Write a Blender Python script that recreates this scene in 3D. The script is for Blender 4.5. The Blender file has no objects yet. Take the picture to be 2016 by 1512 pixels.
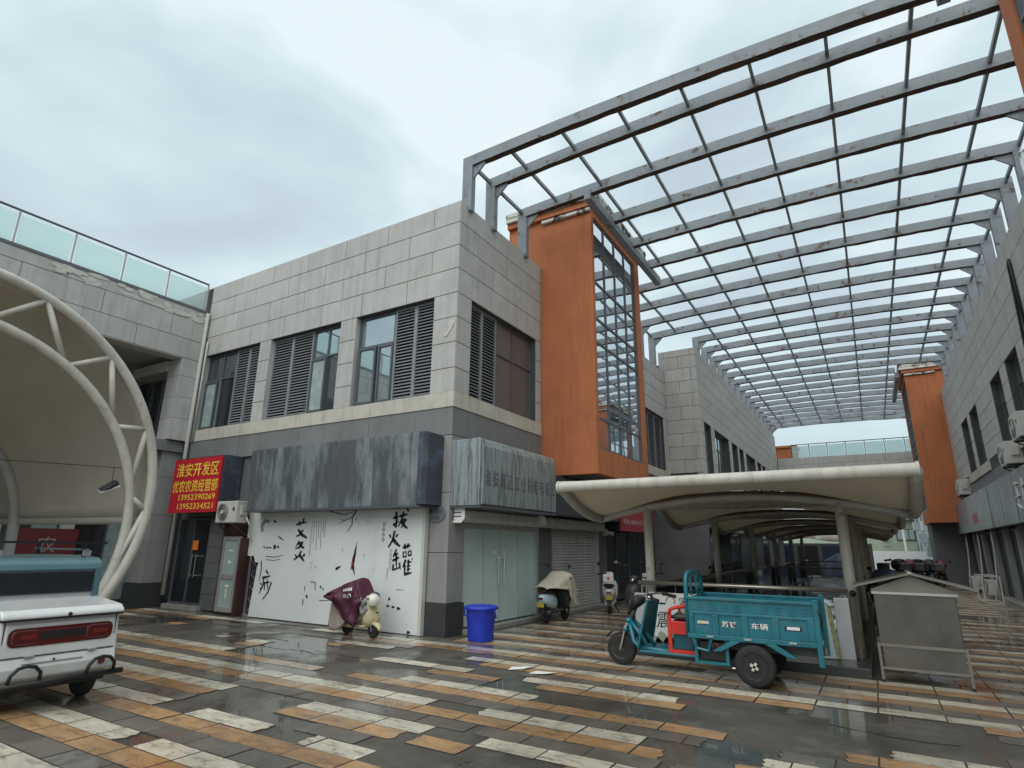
import bpy, bmesh, math, random
from mathutils import Vector, Matrix
random.seed(7)
R = math.radians
S = bpy.context.scene
COL = S.collection
# ------------------------------------------------------------------ camera
CF, YAW, PIT, ROL = 1143.3, R(31.2), R(15.61), R(0.63)
fw = Vector((-math.sin(YAW)*math.cos(PIT), math.cos(YAW)*math.cos(PIT), math.sin(PIT)))
rt = Vector((math.cos(YAW), math.sin(YAW), 0)); up = rt.cross(fw)
rt, up = rt*math.cos(ROL)+up*math.sin(ROL), up*math.cos(ROL)-rt*math.sin(ROL)
EYE = Vector((0, 0, 1.6))
cd = bpy.data.cameras.new('camera'); cam = bpy.data.objects.new('camera', cd); COL.objects.link(cam)
cam.matrix_world = Matrix(((rt.x, up.x, -fw.x, EYE.x), (rt.y, up.y, -fw.y, EYE.y), (rt.z, up.z, -fw.z, EYE.z), (0, 0, 0, 1)))
cd.sensor_width = 36; cd.sensor_fit = 'HORIZONTAL'; cd.lens = CF/2016*36; cd.clip_start = .05; cd.clip_end = 3000
S.camera = cam
# ------------------------------------------------------------------ sky, sun, exposure
SUN_EL, SUN_AZ = R(55), R(170)          # azimuth measured from +Y towards +X
W = bpy.data.worlds.new('World'); S.world = W; W.use_nodes = True
wt = W.node_tree; wt.nodes.clear()
def wn(t, **k):
    n = wt.nodes.new(t)
    for a, b in k.items(): setattr(n, a, b)
    return n
sky = wn('ShaderNodeTexSky', sky_type='NISHITA', sun_disc=False, sun_elevation=SUN_EL, sun_rotation=SUN_AZ)
sky.air_density = 1.2; sky.dust_density = 3.0; sky.ozone_density = 1.0
tc = wn('ShaderNodeTexCoord'); mp = wn('ShaderNodeMapping'); mp.inputs['Scale'].default_value = (1.0, 1.0, 1.9); mp.inputs['Location'].default_value = (2.3, .6, 0)
n1 = wn('ShaderNodeTexNoise'); n1.inputs['Scale'].default_value = 1.9; n1.inputs['Detail'].default_value = 5; n1.inputs['Roughness'].default_value = .5; n1.inputs['Distortion'].default_value = .5
n2 = wn('ShaderNodeTexNoise'); n2.inputs['Scale'].default_value = 4.5; n2.inputs['Detail'].default_value = 6; n2.inputs['Roughness'].default_value = .5
rp = wn('ShaderNodeValToRGB')
rp.color_ramp.elements[0].position = .36; rp.color_ramp.elements[0].color = (4.1, 4.85, 5.5, 1)
em = rp.color_ramp.elements.new(.49); em.color = (4.85, 5.95, 6.3, 1)
rp.color_ramp.elements[2].position = .62; rp.color_ramp.elements[2].color = (6.2, 7.05, 7.4, 1)
ad = wn('ShaderNodeMath', operation='MULTIPLY_ADD'); ad.inputs[1].default_value = .3; 
sb = wn('ShaderNodeMath', operation='SUBTRACT'); sb.inputs[1].default_value = .15
mx = wn('ShaderNodeMix', data_type='RGBA'); mx.inputs['Factor'].default_value = .93
bg = wn('ShaderNodeBackground'); bg.inputs['Strength'].default_value = .1
wo = wn('ShaderNodeOutputWorld')
L = wt.links.new
L(tc.outputs['Generated'], mp.inputs['Vector']); L(mp.outputs[0], n1.inputs['Vector']); L(mp.outputs[0], n2.inputs['Vector'])
L(n2.outputs['Fac'], ad.inputs[0]); L(n1.outputs['Fac'], ad.inputs[2]); L(ad.outputs[0], sb.inputs[0]); L(sb.outputs[0], rp.inputs['Fac'])
L(sky.outputs[0], mx.inputs['A']); L(rp.outputs[0], mx.inputs['B']); L(mx.outputs['Result'], bg.inputs['Color']); L(bg.outputs[0], wo.inputs['Surface'])
sd = bpy.data.lights.new('sun', 'SUN'); sd.energy = 1.5; sd.angle = R(80); sd.color = (1, .965, .91)
sun = bpy.data.objects.new('sun', sd); COL.objects.link(sun)
sdir = Vector((math.sin(SUN_AZ)*math.cos(SUN_EL), math.cos(SUN_AZ)*math.cos(SUN_EL), math.sin(SUN_EL)))
sun.rotation_euler = sdir.to_track_quat('Z', 'Y').to_euler(); sun.location = sdir*60
S.view_settings.view_transform = 'Standard'; S.view_settings.look = 'None'; S.view_settings.gamma = 1
S.view_settings.use_curve_mapping = False; S.view_settings.exposure = 0.47
S.cycles.max_bounces = 5; S.cycles.diffuse_bounces = 2; S.cycles.glossy_bounces = 3; S.cycles.transmission_bounces = 4; S.cycles.transparent_max_bounces = 12
# ------------------------------------------------------------------ materials
MATS = {}
def mat(name, c, r=.6, m=0, var=.1, sc=3, bump=0, bs=50, ov=0, c2=None, c2s=2.5, c2t=(.55, .7), c2a=1, streak=None, st=(.5, .75), wet=None, spec=.5, emit=0, coat=0, stretch=None, c3=None, orand=False):
    M = bpy.data.materials.new(name); M.use_nodes = True; t = M.node_tree; b = t.nodes['Principled BSDF']; l = t.links.new
    def nd(k): return t.nodes.new(k)
    def noise(scale, det, vec, rough=.55):
        n = nd('ShaderNodeTexNoise'); n.inputs['Scale'].default_value = scale; n.inputs['Detail'].default_value = det; n.inputs['Roughness'].default_value = rough
        l(vec, n.inputs['Vector']); return n.outputs['Fac']
    def ramp(fac, lo, hi):
        q = nd('ShaderNodeMapRange'); q.inputs[1].default_value = lo; q.inputs[2].default_value = hi; l(fac, q.inputs[0]); return q.outputs[0]
    def mixc(f, A, B):
        q = nd('ShaderNodeMix'); q.data_type = 'RGBA'
        for s, v in ((q.inputs['A'], A), (q.inputs['B'], B)):
            if isinstance(v, tuple): s.default_value = v
            else: l(v, s)
        if isinstance(f, float): q.inputs['Factor'].default_value = f
        else: l(f, q.inputs['Factor'])
        return q.outputs['Result']
    def mul(f, k):
        q = nd('ShaderNodeMath'); q.operation = 'MULTIPLY'; l(f, q.inputs[0]); q.inputs[1].default_value = k; return q.outputs[0]
    pos = nd('ShaderNodeNewGeometry').outputs['Position']
    if stretch:
        src = pos
        if orand:
            oi = nd('ShaderNodeObjectInfo'); w = nd('ShaderNodeVectorMath'); w.operation = 'SCALE'; w.inputs[0].default_value = (13, 7, 3); l(oi.outputs['Random'], w.inputs['Scale']); u = nd('ShaderNodeVectorMath'); l(pos, u.inputs[0]); l(w.outputs[0], u.inputs[1]); src = u.outputs[0]
        q = nd('ShaderNodeMapping'); q.inputs['Scale'].default_value = stretch; l(src, q.inputs['Vector']); pb = q.outputs[0]
    else: pb = pos
    col = mixc(ramp(noise(sc, 6, pb), .3, .7), tuple(x*(1-var) for x in c)+(1,), tuple(min(1, x*(1+var)) for x in c)+(1,))
    if c2: col = mixc(mul(ramp(noise(c2s, 9, pb, .68), *c2t), c2a), col, tuple(c2)+(1,))
    if c3: col = mixc(mul(ramp(noise(c3[3], 5, pos, .6), c3[4], c3[5]), c3[6]), col, tuple(c3[:3])+(1,))
    if streak:
        q = nd('ShaderNodeMapping'); q.inputs['Scale'].default_value = (7, 7, .45); l(pos, q.inputs['Vector'])
        col = mixc(mul(ramp(noise(1, 6, q.outputs[0], .6), *st), streak[3]), col, tuple(streak[:3])+(1,))
    if ov:
        oi = nd('ShaderNodeObjectInfo'); h = nd('ShaderNodeHueSaturation'); q = nd('ShaderNodeMapRange')
        q.inputs[3].default_value = 1-ov; q.inputs[4].default_value = 1+ov; l(oi.outputs['Random'], q.inputs[0]); l(q.outputs[0], h.inputs['Value']); l(col, h.inputs['Color']); col = h.outputs[0]
    l(col, b.inputs['Base Color'])
    b.inputs['Metallic'].default_value = m; b.inputs['Specular IOR Level'].default_value = spec
    if coat: b.inputs['Coat Weight'].default_value = coat; b.inputs['Coat Roughness'].default_value = .12
    if wet:
        f = ramp(noise(wet[0], 4, pos), wet[1], wet[2]); q = nd('ShaderNodeMapRange'); q.inputs[3].default_value = r; q.inputs[4].default_value = wet[3]; l(f, q.inputs[0]); l(q.outputs[0], b.inputs['Roughness']); l(mul(f, .85), b.inputs['Coat Weight']); b.inputs['Coat Roughness'].default_value = .04; b.inputs['Coat IOR'].default_value = 1.36
    else: b.inputs['Roughness'].default_value = r
    if bump:
        q = nd('ShaderNodeBump'); q.inputs['Strength'].default_value = bump; q.inputs['Distance'].default_value = .02; l(noise(bs, 4, pos), q.inputs['Height']); l(q.outputs[0], b.inputs['Normal'])
    if emit: l(col, b.inputs['Emission Color']); b.inputs['Emission Strength'].default_value = emit
    MATS[name] = M; return M
def translucent(name, c, amount, r=.5, gloss=.05):
    M = mat(name, c, r, var=.07, sc=1.2, bump=.1, bs=3); t = M.node_tree; b = t.nodes['Principled BSDF']; o = t.nodes['Material Output']
    tr = t.nodes.new('ShaderNodeBsdfTranslucent'); tr.inputs['Color'].default_value = tuple(c)+(1,)
    x = t.nodes.new('ShaderNodeMixShader'); x.inputs[0].default_value = amount
    t.links.new(b.outputs[0], x.inputs[1]); t.links.new(tr.outputs[0], x.inputs[2]); t.links.new(x.outputs[0], o.inputs['Surface']); return M
def glassy(name, tint, refl, inner, r=.02):   # coated pane: mirror-like reflection over a dim interior
    M = mat(name, inner, .4, var=.15, sc=1.0); t = M.node_tree; b = t.nodes['Principled BSDF']; o = t.nodes['Material Output']
    g = t.nodes.new('ShaderNodeBsdfGlossy'); g.inputs['Color'].default_value = tuple(tint)+(1,); g.inputs['Roughness'].default_value = r
    lw = t.nodes.new('ShaderNodeLayerWeight'); lw.inputs['Blend'].default_value = .35
    mr = t.nodes.new('ShaderNodeMapRange'); mr.inputs[3].default_value = refl; mr.inputs[4].default_value = 1
    x = t.nodes.new('ShaderNodeMixShader')
    t.links.new(lw.outputs['Fresnel'], mr.inputs[0]); t.links.new(mr.outputs[0], x.inputs[0]); t.links.new(b.outputs[0], x.inputs[1]); t.links.new(g.outputs[0], x.inputs[2]); t.links.new(x.outputs[0], o.inputs['Surface'])
    # a little waviness in the float glass
    n = t.nodes.new('ShaderNodeTexNoise'); n.inputs['Scale'].default_value = .9; ge = t.nodes.new('ShaderNodeNewGeometry'); t.links.new(ge.outputs['Position'], n.inputs['Vector'])
    bu = t.nodes.new('ShaderNodeBump'); bu.inputs['Strength'].default_value = .12; bu.inputs['Distance'].default_value = .02; t.links.new(n.outputs['Fac'], bu.inputs['Height']); t.links.new(bu.outputs[0], g.inputs['Normal'])
    return M
mat('panel', (.45, .445, .425), .75, var=.09, sc=2.2, bump=.25, bs=90, ov=.05, streak=(.2, .195, .185, .5), st=(.50, .8))
mat('panel_b', (.45, .445, .425), .75, var=.09, sc=2.2, bump=.25, bs=90, ov=.05, streak=(.2, .195, .185, .5), st=(.50, .8))
mat('joint', (.07, .07, .07), .9, var=.2)
mat('sill', (.50, .475, .41), .75, var=.1, sc=3, bump=.15, streak=(.26, .235, .19, .6), st=(.5, .75))
mat('band', (.185, .188, .19), .7, var=.1, sc=1.5, bump=.15, streak=(.12, .12, .12, .5))
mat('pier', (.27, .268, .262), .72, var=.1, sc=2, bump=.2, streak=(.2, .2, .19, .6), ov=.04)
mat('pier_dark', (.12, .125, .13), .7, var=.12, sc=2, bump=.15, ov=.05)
mat('granite', (.045, .047, .05), .35, var=.45, sc=60, bump=.05)
mat('orange', (.47, .155, .060), .8, var=.09, sc=1.1, bump=.2, bs=120, streak=(.2, .07, .035, .6), st=(.5, .8), c2=(.24, .085, .045), c2s=.8, c2t=(.55, .8), c2a=.6)
mat('plaster', (.55, .53, .48), .85, var=.12, sc=3, bump=.4, bs=14)
mat('flaking', (.60, .57, .52), .85, var=.1, sc=3, bump=.5, bs=10, c2=(.05, .045, .04), c2s=2.2, c2t=(.5, .56))
mat('soffit', (.50, .48, .43), .8, var=.1, sc=1.5)
mat('frame', (.09, .10, .115), .45, var=.1)
mat('louvre', (.22, .232, .245), .5, var=.12, sc=5)
mat('black', (.012, .012, .013), .5, var=.2)
mat('rubber', (.018, .018, .018), .75, var=.3, sc=20, bump=.3)
mat('steel', (.215, .245, .265), .55, var=.12, sc=2, bump=.15, bs=25, c2=(.085, .04, .025), c2s=3.2, c2t=(.575, .645), streak=(.10, .06, .045, .5), st=(.58, .8))
mat('chrome', (.62, .62, .6), .22, m=1, var=.08)
mat('stainless', (.50, .47, .42), .34, m=.85, var=.15, sc=4, bump=.05)
mat('alu', (.5, .5, .5), .4, m=.6, var=.1)
mat('tubewhite', (.53, .51, .45), .5, var=.1, sc=4, c2=(.20, .135, .08), c2s=3.5, c2t=(.60, .70), streak=(.33, .30, .24, .7), st=(.48, .75))
mat('tubegrey', (.42, .415, .385), .5, var=.1, sc=4, c2=(.22, .17, .12), c2s=3.0, c2t=(.66, .8))
translucent('membrane', (.68, .63, .53), .28)
translucent('membrane_big', (.55, .51, .43), .14)
def mint(name, tint, diff):
    M = bpy.data.materials.new(name); M.use_nodes = True; t = M.node_tree; t.nodes.clear(); o = t.nodes.new('ShaderNodeOutputMaterial'); l = t.links.new
    a = t.nodes.new('ShaderNodeBsdfTransparent'); a.inputs[0].default_value = tint+(1,); b = t.nodes.new('ShaderNodeBsdfTranslucent'); b.inputs[0].default_value = diff+(1,); g = t.nodes.new('ShaderNodeBsdfGlossy'); g.inputs['Roughness'].default_value = .1
    x = t.nodes.new('ShaderNodeMixShader'); x.inputs[0].default_value = .45; y = t.nodes.new('ShaderNodeMixShader'); y.inputs[0].default_value = .06
    l(a.outputs[0], x.inputs[1]); l(b.outputs[0], x.inputs[2]); l(x.outputs[0], y.inputs[1]); l(g.outputs[0], y.inputs[2]); l(y.outputs[0], o.inputs[0]); MATS[name] = M
mint('frosted', (.90, 1.0, .985), (.88, .99, .965))
mat('pane_frost', (.32, .42, .40), .3, var=.08, sc=1, coat=.5)
glassy('pane', (.75, .82, .84), .16, (.035, .05, .05))
glassy('pane_sky', (.80, .88, .90), .50, (.10, .14, .14))
glassy('pane_tower', (.85, .90, .94), .72, (.08, .10, .105))
glassy('pane_black', (.5, .55, .6), .05, (.012, .014, .018))
mat('curtain', (.30, .38, .36), .8, var=.2, sc=6, coat=.8)
mat('curtain_grey', (.11, .105, .1), .6, var=.1, sc=2, coat=.7)
mat('doorgreen', (.50, .63, .61), .3, var=.05, sc=1, coat=.3)
mat('shutter', (.50, .495, .475), .5, m=.05, var=.08, sc=3, streak=(.22, .2, .17, .5))
mat('signmetal', (.125, .14, .15), .42, m=.3, var=.15, sc=2, c2=(.34, .39, .42), c2s=1.0, c2t=(.46, .64), stretch=(1.7, 1.7, .55), c2a=.85, orand=True)
mat('signmetal_b', (.30, .345, .355), .42, m=.3, var=.15, sc=2, c2=(.13, .14, .14), c2s=2.2, c2t=(.50, .58), stretch=(7, 7, .6), c2a=.85)
mat('signmetal_r', (.20, .225, .235), .42, m=.3, var=.15, sc=2, c2=(.46, .48, .48), c2s=1.6, c2t=(.48, .60), stretch=(6, 6, .5), c2a=.85, orand=True)
mat('signred', (.50, .018, .035), .45, var=.05)
mat('signred_dim', (.42, .05, .06), .5, var=.1)
mat('signyellow', (.85, .60, .06), .5, var=.03)
mat('signnavy', (.05, .058, .072), .4, var=.15, c2=(.10, .14, .2), c2s=2, c2t=(.5, .7))
mat('banner', (.72, .76, .745), .5, var=.05, sc=1.2, bump=.12, bs=4, c2=(.42, .43, .41), c2s=1.6, c2t=(.6, .8), c2a=.7)
mat('ink', (.02, .02, .02), .6, var=.2)
mat('inkgrey', (.28, .29, .29), .6, var=.2)
mat('paper_orange', (.75, .22, .03), .6, var=.1)
mat('paper_white', (.75, .75, .72), .6, var=.05)
mat('letterwhite', (.7, .7, .66), .5, var=.1)
mat('plasticwhite', (.55, .54, .50), .45, var=.08, c2=(.35, .33, .29), c2s=5, c2t=(.6, .8))
mat('acdark', (.05, .05, .052), .5, var=.2)
mat('binblue', (.012, .035, .42), .42, var=.12, sc=5, bump=.08, c2=(.05, .07, .36), c2s=9, c2t=(.58, .72), c2a=.6)
mat('cream', (.60, .545, .33), .35, var=.1, coat=.3, c2=(.35, .3, .18), c2s=12, c2t=(.6, .7))
mat('maroon', (.075, .013, .036), .62, var=.35, sc=6, bump=.6, bs=11)
mat('taupe', (.34, .28, .25), .75, var=.15, sc=5, bump=.2, bs=12)
mat('beigecloth', (.50, .45, .36), .75, var=.15, sc=4, bump=.3, bs=14)
mat('paleblue', (.42, .56, .64), .28, var=.05, coat=.5)
mat('scootwhite', (.62, .61, .58), .3, var=.05, coat=.5)
mat('darkred', (.16, .03, .035), .4, var=.2)
mat('darkblue', (.02, .03, .07), .5, var=.3)
mat('helmet', (.66, .64, .56), .3, var=.06, coat=.4)
mat('plate', (.42, .34, .06), .4, var=.1)
mat('teal', (.004, .14, .18), .38, var=.25, sc=5, c2=(.07, .10, .09), c2s=5, c2t=(.56, .68), c2a=.8, c3=(.09, .05, .03, 11, .64, .69, .8), coat=.25, bump=.05)
mat('teal_dark', (.004, .075, .10), .5, var=.25, sc=6)
mat('trikered', (.55, .03, .02), .4, var=.1, c2=(.25, .04, .03), c2s=7, c2t=(.65, .8))
mat('tanbag', (.55, .52, .42), .7, var=.15, sc=9)
mat('vanwhite', (.60, .61, .60), .25, var=.05, coat=.6, c2=(.46, .455, .43), c2s=3, c2t=(.5, .75), c2a=.6, streak=(.42, .41, .38, .5), st=(.5, .8))
mat('vanteal', (.075, .15, .175), .3, var=.06, coat=.5)
mat('lampred', (.085, .003, .006), .12, var=.2, coat=.8)
mat('lampamber', (.15, .014, .01), .12, var=.1, coat=.8)
mat('cartmetal', (.115, .108, .095), .4, m=.25, var=.3, sc=2.5, c2=(.15, .125, .09), c2s=1.3, c2t=(.5, .7), c2a=.6)
mat('cartroof', (.24, .225, .19), .45, m=.3, var=.15, c2=(.22, .19, .15), c2s=2.5, c2t=(.5, .75))
mat('cement', (.075, .067, .055), .62, var=.3, sc=1.3, bump=.35, bs=35, c2=(.14, .13, .112), c2s=2.2, c2t=(.52, .66), c2a=.6, c3=(.05, .045, .04, 9, .58, .66, .6), wet=(.5, .46, .56, .09))
mat('cement_dark', (.06, .058, .055), .6, var=.3, sc=1.3, bump=.3, bs=30, wet=(.6, .45, .6, .15))
mat('tile_white', (.52, .475, .375), .45, var=.14, sc=2.5, ov=.13, bump=.15, bs=30, c2=(.16, .14, .115), c2s=4.5, c2t=(.50, .64), c2a=.7, stretch=(1, 2.6, 1), c3=(.10, .085, .07, 16, .60, .66, .7), wet=(.6, .44, .58, .12))
mat('tile_orange', (.37, .225, .108), .45, var=.16, sc=2.5, ov=.13, bump=.15, bs=30, c2=(.17, .10, .055), c2s=4.0, c2t=(.48, .64), c2a=.75, stretch=(1, 2.6, 1), c3=(.10, .065, .045, 14, .60, .67, .7), wet=(.6, .44, .58, .12))
mat('tile_grey', (.112, .097, .080), .52, var=.2, sc=2.5, ov=.12, bump=.2, bs=30, c2=(.2, .185, .165), c2s=3.5, c2t=(.56, .72), c2a=.5, wet=(.6, .46, .60, .14))
mat('kerb', (.30, .29, .27), .6, var=.15, bump=.2)
mat('farwhite', (.72, .73, .72), .7, var=.06)
mat('fargreen', (.36, .41, .31), .8, var=.15, sc=.8)  # green paled and greyed: distance haze is put into the colour
mat('fargrey', (.22, .225, .24), .8, var=.1)
mat('farblue', (.42, .48, .50), .7, var=.15, sc=.6)
mat('tarp', (.42, .33, .26), .7, var=.3, sc=2)
mat('woodbrown', (.10, .055, .035), .6, var=.3, sc=5)
mat('copper', (.35, .12, .10), .5, var=.2)
mat('leaf', (.05, .09, .03), .6, var=.3)
mat('ducting', (.75, .76, .76), .28, m=.9, var=.1)
mat('leafprint', (.25, .27, .13), .5, var=.4, sc=14)
mat('grout', (.035, .03, .026), .8, var=.3)
mat('oxblood', (.055, .022, .02), .6, var=.3)
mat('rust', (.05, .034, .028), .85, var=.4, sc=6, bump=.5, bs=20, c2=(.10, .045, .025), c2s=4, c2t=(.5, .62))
mat('ovalplate', (.17, .19, .215), .4, var=.1)
mat('signred_shaded', (.14, .022, .025), .5, var=.15)  # sign red with the shade under the gallery put into its colour
# ------------------------------------------------------------------ helpers
ORG = {}
def V3(p): return Vector(p)
class MB:
    def __init__(s): s.v = []; s.f = []; s.m = []; s.cur = 0
    def add(s, vs, fs):
        o = len(s.v); s.v += [tuple(p) for p in vs]; s.f += [tuple(i+o for i in f) for f in fs]; s.m += [s.cur]*len(fs); return s
    def box(s, x0, y0, z0, x1, y1, z1):
        x0, x1 = sorted((x0, x1)); y0, y1 = sorted((y0, y1)); z0, z1 = sorted((z0, z1))
        return s.add([(x0, y0, z0), (x1, y0, z0), (x1, y1, z0), (x0, y1, z0), (x0, y0, z1), (x1, y0, z1), (x1, y1, z1), (x0, y1, z1)],
                     [(3, 2, 1, 0), (4, 5, 6, 7), (0, 1, 5, 4), (1, 2, 6, 5), (2, 3, 7, 6), (3, 0, 4, 7)])
    def hexa(s, p): return s.add(p, [(3, 2, 1, 0), (4, 5, 6, 7), (0, 1, 5, 4), (1, 2, 6, 5), (2, 3, 7, 6), (3, 0, 4, 7)])
    def bar(s, a, b, w, h=None, upv=(0, 0, 1)):
        a, b = V3(a), V3(b); h = h or w; d = (b-a).normalized(); u = V3(upv)
        if abs(d.dot(u)) > .95: u = Vector((1, 0, 0))
        sx = d.cross(u).normalized(); sz = sx.cross(d); p = []
        for c in (a, b):
            for i, j in ((-1, -1), (1, -1), (1, 1), (-1, 1)): p.append(c+sx*(i*w/2)+sz*(j*h/2))
        return s.hexa(p)
    def prism(s, poly, axis, a, b):   # 2-D outline extruded along an axis; outline is (y,z),(x,z) or (x,y)
        def P(u, v, w): return {0: (w, u, v), 1: (u, w, v), 2: (u, v, w)}[axis]
        n = len(poly); vs = [P(u, v, a) for u, v in poly]+[P(u, v, b) for u, v in poly]
        return s.add(vs, [tuple(range(n))[::-1], tuple(range(n, 2*n))]+[(i, (i+1) % n, n+(i+1) % n, n+i) for i in range(n)])
    def tube(s, pts, r, n=10, closed=False, cap=True, flat=1):
        pts = [V3(p) for p in pts]; k = len(pts); rs = r if isinstance(r, (list, tuple)) else [r]*k; vs = []; fs = []
        ref = None
        for i, p in enumerate(pts):
            if closed: d = pts[(i+1) % k]-pts[i-1]
            else: d = pts[min(i+1, k-1)]-pts[max(i-1, 0)]
            d.normalize()
            if ref is None: ref = Vector((0, 0, 1)) if abs(d.z) < .9 else Vector((1, 0, 0))
            a = d.cross(ref).normalized(); b = a.cross(d); ref = b
            for j in range(n):
                t = 2*math.pi*j/n; vs.append(p+a*(math.cos(t)*rs[i])+b*(math.sin(t)*rs[i]*flat))
        for i in range(k if closed else k-1):
            i2 = (i+1) % k
            for j in range(n): j2 = (j+1) % n; fs.append((i*n+j, i*n+j2, i2*n+j2, i2*n+j))
        if cap and not closed: fs += [tuple(range(n))[::-1], tuple(range((k-1)*n, k*n))]
        return s.add(vs, fs)
    def cyl(s, a, b, r, n=16, r2=None): return s.tube([a, b], [r, r if r2 is None else r2], n)
    def lathe(s, prof, c, axis=(0, 0, 1), n=20):
        ax = V3(axis).normalized(); u = ax.orthogonal().normalized(); w = ax.cross(u); c = V3(c); vs = []; fs = []; k = len(prof)
        for r, h in prof:
            for j in range(n): t = 2*math.pi*j/n; vs.append(c+ax*h+(u*math.cos(t)+w*math.sin(t))*r)
        for i in range(k-1):
            for j in range(n): j2 = (j+1) % n; fs.append((i*n+j, i*n+j2, (i+1)*n+j2, (i+1)*n+j))
        fs += [tuple(range(n))[::-1], tuple(range((k-1)*n, k*n))]
        return s.add(vs, fs)
    def grid(s, P, nu, nv, thick=0):
        vs = [V3(P(i/nu, j/nv)) for j in range(nv+1) for i in range(nu+1)]
        fs = [(j*(nu+1)+i, j*(nu+1)+i+1, (j+1)*(nu+1)+i+1, (j+1)*(nu+1)+i) for j in range(nv) for i in range(nu)]
        return s.add(vs, fs)
    def ball(s, c, rx, ry=None, rz=None, n=14, k=9, cut=0):
        ry = ry or rx; rz = rz or rx; vs = []; fs = []
        for i in range(k+1):
            t = math.pi*(i/k)*(1-cut)
            for j in range(n): a = 2*math.pi*j/n; vs.append((c[0]+rx*math.sin(t)*math.cos(a), c[1]+ry*math.sin(t)*math.sin(a), c[2]+rz*math.cos(t)))
        for i in range(k):
            for j in range(n): fs.append((i*n+j, (i+1)*n+j, (i+1)*n+(j+1) % n, i*n+(j+1) % n))
        return s.add(vs, fs)
    def mesh(s, name, off=Vector((0, 0, 0)), smooth=False):
        me = bpy.data.meshes.new(name); me.from_pydata([V3(p)-off for p in s.v], [], s.f)
        bm = bmesh.new(); bm.from_mesh(me); bmesh.ops.recalc_face_normals(bm, faces=bm.faces); bm.to_mesh(me); bm.free()
        if any(s.m): me.polygons.foreach_set('material_index', s.m)
        if smooth:
            for p in me.polygons: p.use_smooth = True
        return me
    def build(s, name, mt, parent=None, smooth=False, bevel=0, solid=0, autos=None):
        root = parent
        while root is not None and root.parent is not None: root = root.parent
        off = ORG.get(root.name, Vector((0, 0, 0))) if root is not None else Vector((0, 0, 0))
        me = s.mesh(name, off, smooth)
        for x in (mt if isinstance(mt, (list, tuple)) else [mt]): me.materials.append(MATS[x])
        o = bpy.data.objects.new(name, me); COL.objects.link(o)
        if parent is not None: o.parent = parent
        if solid: md = o.modifiers.new('s', 'SOLIDIFY'); md.thickness = solid; md.offset = 0
        if bevel: md = o.modifiers.new('b', 'BEVEL'); md.width = bevel; md.segments = 2; md.limit_method = 'ANGLE'; md.angle_limit = R(35)
        if smooth and autos:
            me.set_sharp_from_angle(angle=R(autos))
        return o
def tag(o, label=None, cat=None, group=None, kind=None):
    if label: o['label'] = label
    if cat: o['category'] = cat
    if group: o['group'] = group
    if kind: o['kind'] = kind
    return o
def thing(name, label, cat, loc=(0, 0, 0), rotz=0, group=None, local=False):
    o = bpy.data.objects.new(name, None); COL.objects.link(o); o.location = loc; o.rotation_euler = (0, 0, rotz); o.empty_display_size = .2
    ORG[o.name] = Vector((0, 0, 0)) if local else Vector(loc)
    return tag(o, label, cat, group)
def inst(me, name, parent, loc):
    o = bpy.data.objects.new(name, me); COL.objects.link(o); o.parent = parent
    root = parent
    while root.parent is not None: root = root.parent
    o.location = Vector(loc)-ORG.get(root.name, Vector((0, 0, 0))); return o
def copy_tree(o, parent=None):
    c = o.copy(); COL.objects.link(c); c.parent = parent
    for ch in list(o.children): copy_tree(ch, c)
    return c
def shape(name, fn, mt, parent=None, **k):
    m = MB(); fn(m); return m.build(name, mt, parent, **k)
def text(name, body, mt, parent, origin, udir, vdir, size, depth=.004, shear=0, width=None, bold=0, align='LEFT', spacing=1.0):
    cu = bpy.data.curves.new('t', 'FONT'); cu.body = body; cu.size = 1; cu.extrude = 0; cu.shear = shear; cu.offset = bold; cu.align_x = align; cu.space_character = spacing; cu.resolution_u = 2
    o = bpy.data.objects.new('t', cu); COL.objects.link(o); dg = bpy.context.evaluated_depsgraph_get()
    me = bpy.data.meshes.new_from_object(o.evaluated_get(dg)); bpy.data.objects.remove(o); bpy.data.curves.remove(cu)
    xs = [v.co.x for v in me.vertices]; w = (max(xs)-min(xs)) or 1; kx = width/w if width else size; x0 = min(xs) if width else 0
    u, v = V3(udir), V3(vdir); nrm = u.cross(v).normalized(); root = parent
    while root.parent is not None: root = root.parent
    off = ORG.get(root.name, Vector((0, 0, 0)))
    for p in me.vertices: p.co = V3(origin)-off+u*((p.co.x-x0)*kx)+v*(p.co.y*size)+nrm*depth
    me.materials.clear(); me.materials.append(MATS[mt]); me.name = name
    ob = bpy.data.objects.new(name, me); COL.objects.link(ob); ob.parent = parent; return ob
class Fac:                      # a facade plane: u along the wall, z up, d outwards
    def __init__(s, kind, pl): s.k = kind; s.pl = pl
    def P(s, u, z, d=0): return {'-y': (u, s.pl-d, z), '+x': (s.pl+d, u, z), '-x': (s.pl-d, u, z)}[s.k]
    def box(s, m, u0, u1, z0, z1, d0, d1): return m.box(*s.P(u0, z0, d0), *s.P(u1, z1, d1))
PANEL = {}
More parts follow.
